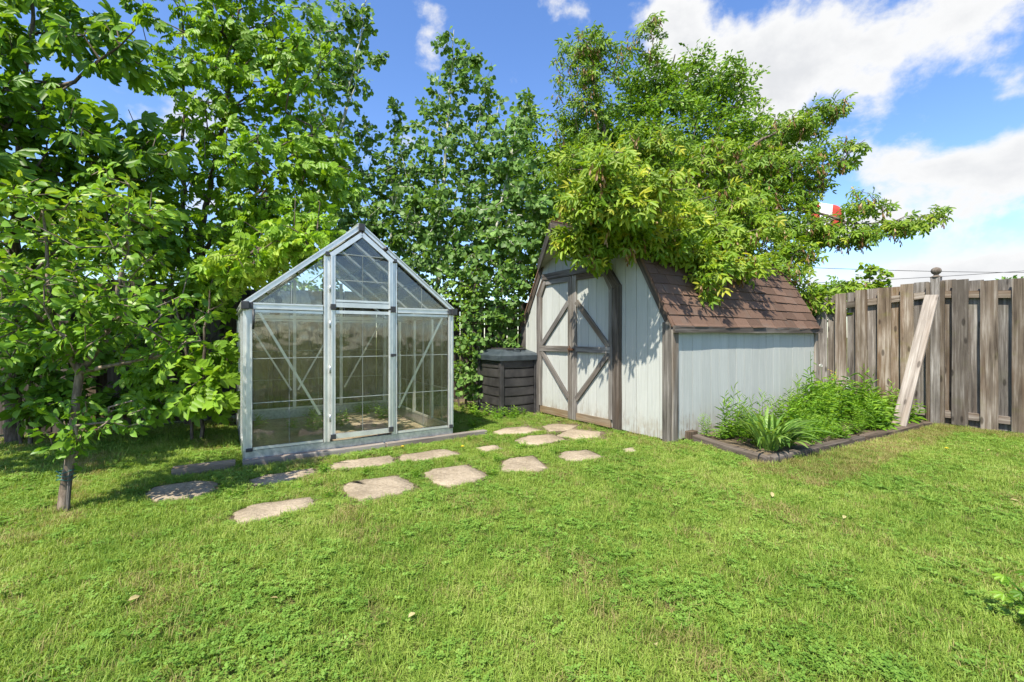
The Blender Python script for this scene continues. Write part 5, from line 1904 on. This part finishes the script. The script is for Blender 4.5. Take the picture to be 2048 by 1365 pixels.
for k in range(7):
    p = Y(3.45 - rg.uniform(0, .1), PA + .5 + k * .1 - .2)
    plant("weed_tuft", weed_v[k % 4], p, rg.uniform(.5, .9), rg.uniform(0, 6), "green weeds at the foot of the fence behind the leaning plank", "weed", "weeds at the fence foot")
# low weeds in the joints between the flagstones
for (x, y) in ((380, 300), (420, 330), (740, 235), (720, 290), (760, 330), (1080, 255), (1060, 210), (1380, 195), (1330, 180), (1590, 165), (1480, 150), (1420, 110), (1290, 120), (1700, 130), (1250, 195), (900, 240), (640, 300), (1780, 140), (1830, 165), (1360, 250)):
    plant("weed_tuft", weed_low[int(rg.integers(3))], G(250 + x * .5371, 820 + y * .5371), rg.uniform(.22, .42), rg.uniform(0, 6), "small creeping green weed in the joints between flagstones", "weed", "weeds between the flagstones")
# peony-like plant at the lower right, with a dark stone under it
pl = Vector((2.05, 1.62, 0))
pm = []
P, D, Sz = [], [], []
for k in range(120):
    a = rg.uniform(0, 6.28)
    r = .20 * math.sqrt(rg.random())
    P.append([r * math.cos(a), r * math.sin(a), rg.uniform(.04, .19)])
    D.append([math.cos(a), math.sin(a), .15])
    Sz.append(rg.uniform(.03, .052))
P, D, Sz = np.array(P), np.array(D), np.array(Sz)
X, Yv, Z = leaf_frames(D, rg, 1, .25)
V, F, r2 = leaf_batch(LEAF['palmate'], P, X, Yv, Z, Sz, rg.random(len(P)))
r = empty("garden_plant", tuple(pl), 0, "low garden plant with lobed leaves at the lawn edge by a dark stone", "plant")
link("foliage", np_mesh("foliage", V, F, M['chestnut'], rnd=r2), r)
st = MB()
for p in P:
    st.tube([(p[0] * .3, p[1] * .3, 0), (p[0] * .7, p[1] * .7, p[2] * .6), tuple(p)], .002, 4, False)
st.build("stems", M['weed'], r)
rk = MB().lathe([(.06, -.03), (.12, 0), (.13, .03), (.10, .07), (.05, .085), (.01, .09)], 14)
for v in rk.v:
    v.x *= 1.3
    v += Vector((rg.normal(0, .006), rg.normal(0, .006), rg.normal(0, .004)))
o = rk.build("edging_stone", M['rock'], None, True)
o.location = (1.80, 1.42, -.02)
tag(o, "dark rough stone at the lawn edge under the lobed-leaf plant", "stone")

# ------------------------------------------------------------------ lawn grass
def tuft(name, rg, n, h, w, rad, mat):
    V, F, rn = [], [], []
    for k in range(n):
        a, r = rg.uniform(0, 6.28), rad * math.sqrt(rg.random())
        b = np.array([r * math.cos(a), r * math.sin(a), 0])
        a2 = rg.uniform(0, 6.28)
        l = h * rg.uniform(.5, 1.15)
        ln = rg.uniform(.2, 1.15)
        d = np.array([math.cos(a2), math.sin(a2), 0])
        s = np.array([-math.sin(a2), math.cos(a2), 0]) * w * rg.uniform(.7, 1.3)
        m = b + d * l * ln * .35 + np.array([0, 0, l * .55])
        t = b + d * l * ln + np.array([0, 0, l * (1 - .45 * ln)])
        o = len(V)
        V += [b - s, b + s, m + s * .8, m - s * .8, t]
        F += [(o, o + 1, o + 2, o + 3), (o + 3, o + 2, o + 4)]
        rn += [rg.random()] * 5
    return new_mesh(name, V, F, M[mat], False, rnd=rn)


def clover(name, rg, n, rad):
    V, F, rn = [], [], []
    for k in range(n):
        a, r = rg.uniform(0, 6.28), rad * math.sqrt(rg.random())
        c = np.array([r * math.cos(a), r * math.sin(a), rg.uniform(.012, .032)])
        a0 = rg.uniform(0, 6.28)
        rv = rg.random()
        tl = rg.normal(0, .25, 2)
        for j in range(3):
            a1 = a0 + j * 2.094
            L = rg.uniform(.007, .012)
            o = len(V)
            for (f, q) in ((0, 0), (.55, -.42), (1.0, -.25), (1.0, .25), (.55, .42)):
                x = L * (f * math.cos(a1) - q * math.sin(a1))
                y = L * (f * math.sin(a1) + q * math.cos(a1))
                V.append(c + np.array([x, y, tl[0] * x + tl[1] * y + .15 * f * L]))
                rn.append(rv)
            F.append((o, o + 1, o + 2, o + 3, o + 4))
    return new_mesh(name, V, F, M['clover'], False, rnd=rn)


rg = np.random.default_rng(91)
tcol = bpy.data.collections.new("lawn_tufts")
TV = []
for k in range(4):
    TV.append(bpy.data.objects.new("a_grass_tuft_%d" % k, tuft("grass_tuft", rg, 34, .040, .0014, .048, 'grass')))
for k in range(2):
    TV.append(bpy.data.objects.new("b_long_tuft_%d" % k, tuft("long_tuft", rg, 24, .068, .0015, .045, 'grass')))
for k in range(2):
    TV.append(bpy.data.objects.new("c_clover_%d" % k, clover("clover_patch", rg, 24, .055)))
TV.append(bpy.data.objects.new("d_dry_tuft", tuft("dry_tuft", rg, 26, .055, .0012, .05, 'straw')))
for o in TV:
    tcol.objects.link(o)


def in_poly(P, poly):
    x, y = P[:, 0], P[:, 1]
    ins = np.zeros(len(P), bool)
    n = len(poly)
    for i in range(n):
        x1, y1 = poly[i]
        x2, y2 = poly[(i + 1) % n]
        c = ((y1 > y) != (y2 > y)) & (x < (x2 - x1) * (y - y1) / (y2 - y1 + 1e-12) + x1)
        ins ^= c
    return ins


NP_ = 135000
P = np.column_stack([rg.uniform(-9, 9, NP_), rg.uniform(.55, 7.6, NP_)])
keep = np.abs(P[:, 0]) < P[:, 1] * 1.25 + .9
P = P[keep]
yb = (P - np.array([O.x, O.y])) @ np.array([[B.x, A.x], [B.y, A.y]])
b_, a_ = yb[:, 0], yb[:, 1]
gl_ = (P - np.array([GO.x, GO.y])) @ np.array([[GX.x, GY.x], [GX.y, GY.y]])
keep = (b_ < 3.58) & (a_ < 4.1)
keep &= ~((b_ > -.02) & (a_ > -.03))                                   # shed
keep &= ~((gl_[:, 0] > -.03) & (gl_[:, 0] < GW + .03) & (gl_[:, 1] > -.11) & (gl_[:, 1] < GD + .05))
keep &= ~((gl_[:, 0] > -.5) & (gl_[:, 0] < 2.35) & (gl_[:, 1] > -.10) & (gl_[:, 1] < -.01))
bedp = np.array([(p.x, p.y) for p in (Y(.2, -.0), Y(-.02, -1.0), Y(3.5, -1.22), Y(3.6, 0))])
keep &= ~in_poly(P, bedp)
keep &= ~((b_ > -.68) & (b_ < -.02) & (a_ > 2.28) & (a_ < 3.0))
near_stone = np.zeros(len(P), bool)
for sp in stone_polys:
    c = sp.mean(0)
    keep &= ~in_poly(P, c + (sp - c) * 1.06)
    near_stone |= in_poly(P, c + (sp - c) * 1.35)
# thin out on trodden earth, near the shaded fence strip and round the apple trunk
lowf = lambda x, y, s: .5 + .25 * np.sin(x * s + 1.3) * np.cos(y * s * 1.3 + .4) + .25 * np.sin(x * s * 2.3 + y * s * 1.7)
u = rg.random(len(P))
earth = (b_ > -.8) & (a_ > .45) & (a_ < 3.0)
keep &= ~(earth & (u < .62))
keep &= ~((a_ > 3.45) & (u < .8))
keep &= ~((gl_[:, 0] > GW) & (gl_[:, 1] > .3) & (a_ > 2.9) & (u < .45))
ra = np.hypot(P[:, 0] - ab.x, P[:, 1] - ab.y)
keep &= ~((ra < .16) & (u < .75))
P, b_, a_, near_stone = P[keep], b_[keep], a_[keep], near_stone[keep]
n = len(P)
u = rg.random(n)
vid = rg.integers(0, 4, n)
cl = lowf(P[:, 0], P[:, 1], 1.7) + .15 * lowf(P[:, 0] + 3, P[:, 1], 6)
vid = np.where((cl > .64) & (u < .22), rg.integers(6, 8, n), vid)
vid = np.where((cl <= .66) & (u < .06), rg.integers(6, 8, n), vid)
u2 = rg.random(n)
vid = np.where(u2 < .06, rg.integers(4, 6, n), vid)
dry = lowf(P[:, 0] * 1.3 + 5, P[:, 1] * 1.1 + 2, 2.3)
vid = np.where((dry > .74) & (u2 > .72), 8, vid)
vid = np.where(u2 > .965, 8, vid)
bedd = (a_ < -.85) & (a_ > -1.5) & (b_ > -.3)
vid = np.where(bedd & (u2 > .35), 8, vid)
fenced = (b_ > 3.25)
vid = np.where(fenced & (u2 > .5), 8, vid)
vid = np.where(near_stone & (u < .35), rg.integers(6, 8, n), vid)
scl = rg.uniform(.75, 1.2, n) * np.where(near_stone, .62, 1.0)
shade = (a_ > 1.9) & (b_ < -3.6)
scl *= np.where(shade, 1.35, 1.0)
gm = bpy.data.meshes.new("grass")
gm.vertices.add(n)
gm.vertices.foreach_set("co", np.column_stack([P, np.full(n, .0)]).astype(np.float32).ravel())
for nm, ty, arr in (("vid", 'INT', vid.astype(np.int32)), ("scl", 'FLOAT', scl.astype(np.float32))):
    gm.attributes.new(nm, ty, 'POINT').data.foreach_set("value", arr)
rot = np.column_stack([rg.normal(0, .08, n), rg.normal(0, .08, n), rg.uniform(0, 6.28, n)]).astype(np.float32)
gm.attributes.new("rot", 'FLOAT_VECTOR', 'POINT').data.foreach_set("vector", rot.ravel())
go = link("grass", gm)
tag(go, "mown lawn grass with clover and dry patches", "grass", None, "stuff")
ng = bpy.data.node_groups.new("lawn_scatter", 'GeometryNodeTree')
ng.interface.new_socket("Geometry", in_out='INPUT', socket_type='NodeSocketGeometry')
ng.interface.new_socket("Geometry", in_out='OUTPUT', socket_type='NodeSocketGeometry')
gi = ng.nodes.new("NodeGroupInput")
gq = ng.nodes.new("NodeGroupOutput")
ci = ng.nodes.new("GeometryNodeCollectionInfo")
ci.inputs["Collection"].default_value = tcol
ci.inputs["Separate Children"].default_value = True
ci.inputs["Reset Children"].default_value = True
ip = ng.nodes.new("GeometryNodeInstanceOnPoints")
ip.inputs["Pick Instance"].default_value = True


def named(nm, ty):
    x = ng.nodes.new("GeometryNodeInputNamedAttribute")
    x.data_type = ty
    x.inputs["Name"].default_value = nm
    return x.outputs["Attribute"]


ng.links.new(gi.outputs[0], ip.inputs["Points"])
ng.links.new(ci.outputs[0], ip.inputs["Instance"])
ng.links.new(named("vid", 'INT'), ip.inputs["Instance Index"])
e2r = ng.nodes.new("FunctionNodeEulerToRotation")
ng.links.new(named("rot", 'FLOAT_VECTOR'), e2r.inputs[0])
ng.links.new(e2r.outputs[0], ip.inputs["Rotation"])
ng.links.new(named("scl", 'FLOAT'), ip.inputs["Scale"])
ng.links.new(ip.outputs[0], gq.inputs[0])
gmod = go.modifiers.new("scatter", 'NODES')
gmod.node_group = ng

# fallen leaves and dandelion flowers on the lawn
lv, lf = LEAF['ovate']
lm = [new_mesh("fallen_leaf", lv, lf, M['dryleaf'], rnd=[k] * len(lv)) for k in (.2, .6, .95)]
for k, (px, py) in enumerate(((1640, 1008), (1545, 1006), (1690, 1044), (1980, 907), (2020, 1010), (830, 1245), (540, 1215), (280, 1210), (1310, 1310))):
    g = G(px, py)
    o = link("fallen_leaf", lm[k % 3])
    o.location = (g.x, g.y, .038)
    o.rotation_euler = (rg.normal(0, .25), rg.normal(0, .25), rg.uniform(0, 6))
    s = rg.uniform(.025, .045)
    o.scale = (s, s, s)
    tag(o, "small dry yellowed leaf fallen on the lawn grass", "leaf", "fallen leaves on the lawn")
for (px, py) in ((1893, 909), (805, 905), (925, 905)):
    g = G(px, py)
    f = MB()
    for ring in range(3):
        for j in range(12):
            a = j * .5236 + ring * .26
            rr = .017 - ring * .004
            f.add([(0, 0, 0), (math.cos(a - .16) * rr, math.sin(a - .16) * rr, .004 + ring * .003), (math.cos(a + .16) * rr, math.sin(a + .16) * rr, .004 + ring * .003)], [(0, 1, 2)])
    r = empty("dandelion_flower", (g.x, g.y, 0), 0, "yellow dandelion flower open in the grass", "flower", "yellow dandelions in the lawn")
    o = f.build("petals", M['petal'], r)
    o.location = (0, 0, .055)
    MB().tube([(0, 0, 0), (.002, 0, .03), (0, 0, .055)], .0016, 5).build("stem", M['weed'], r)
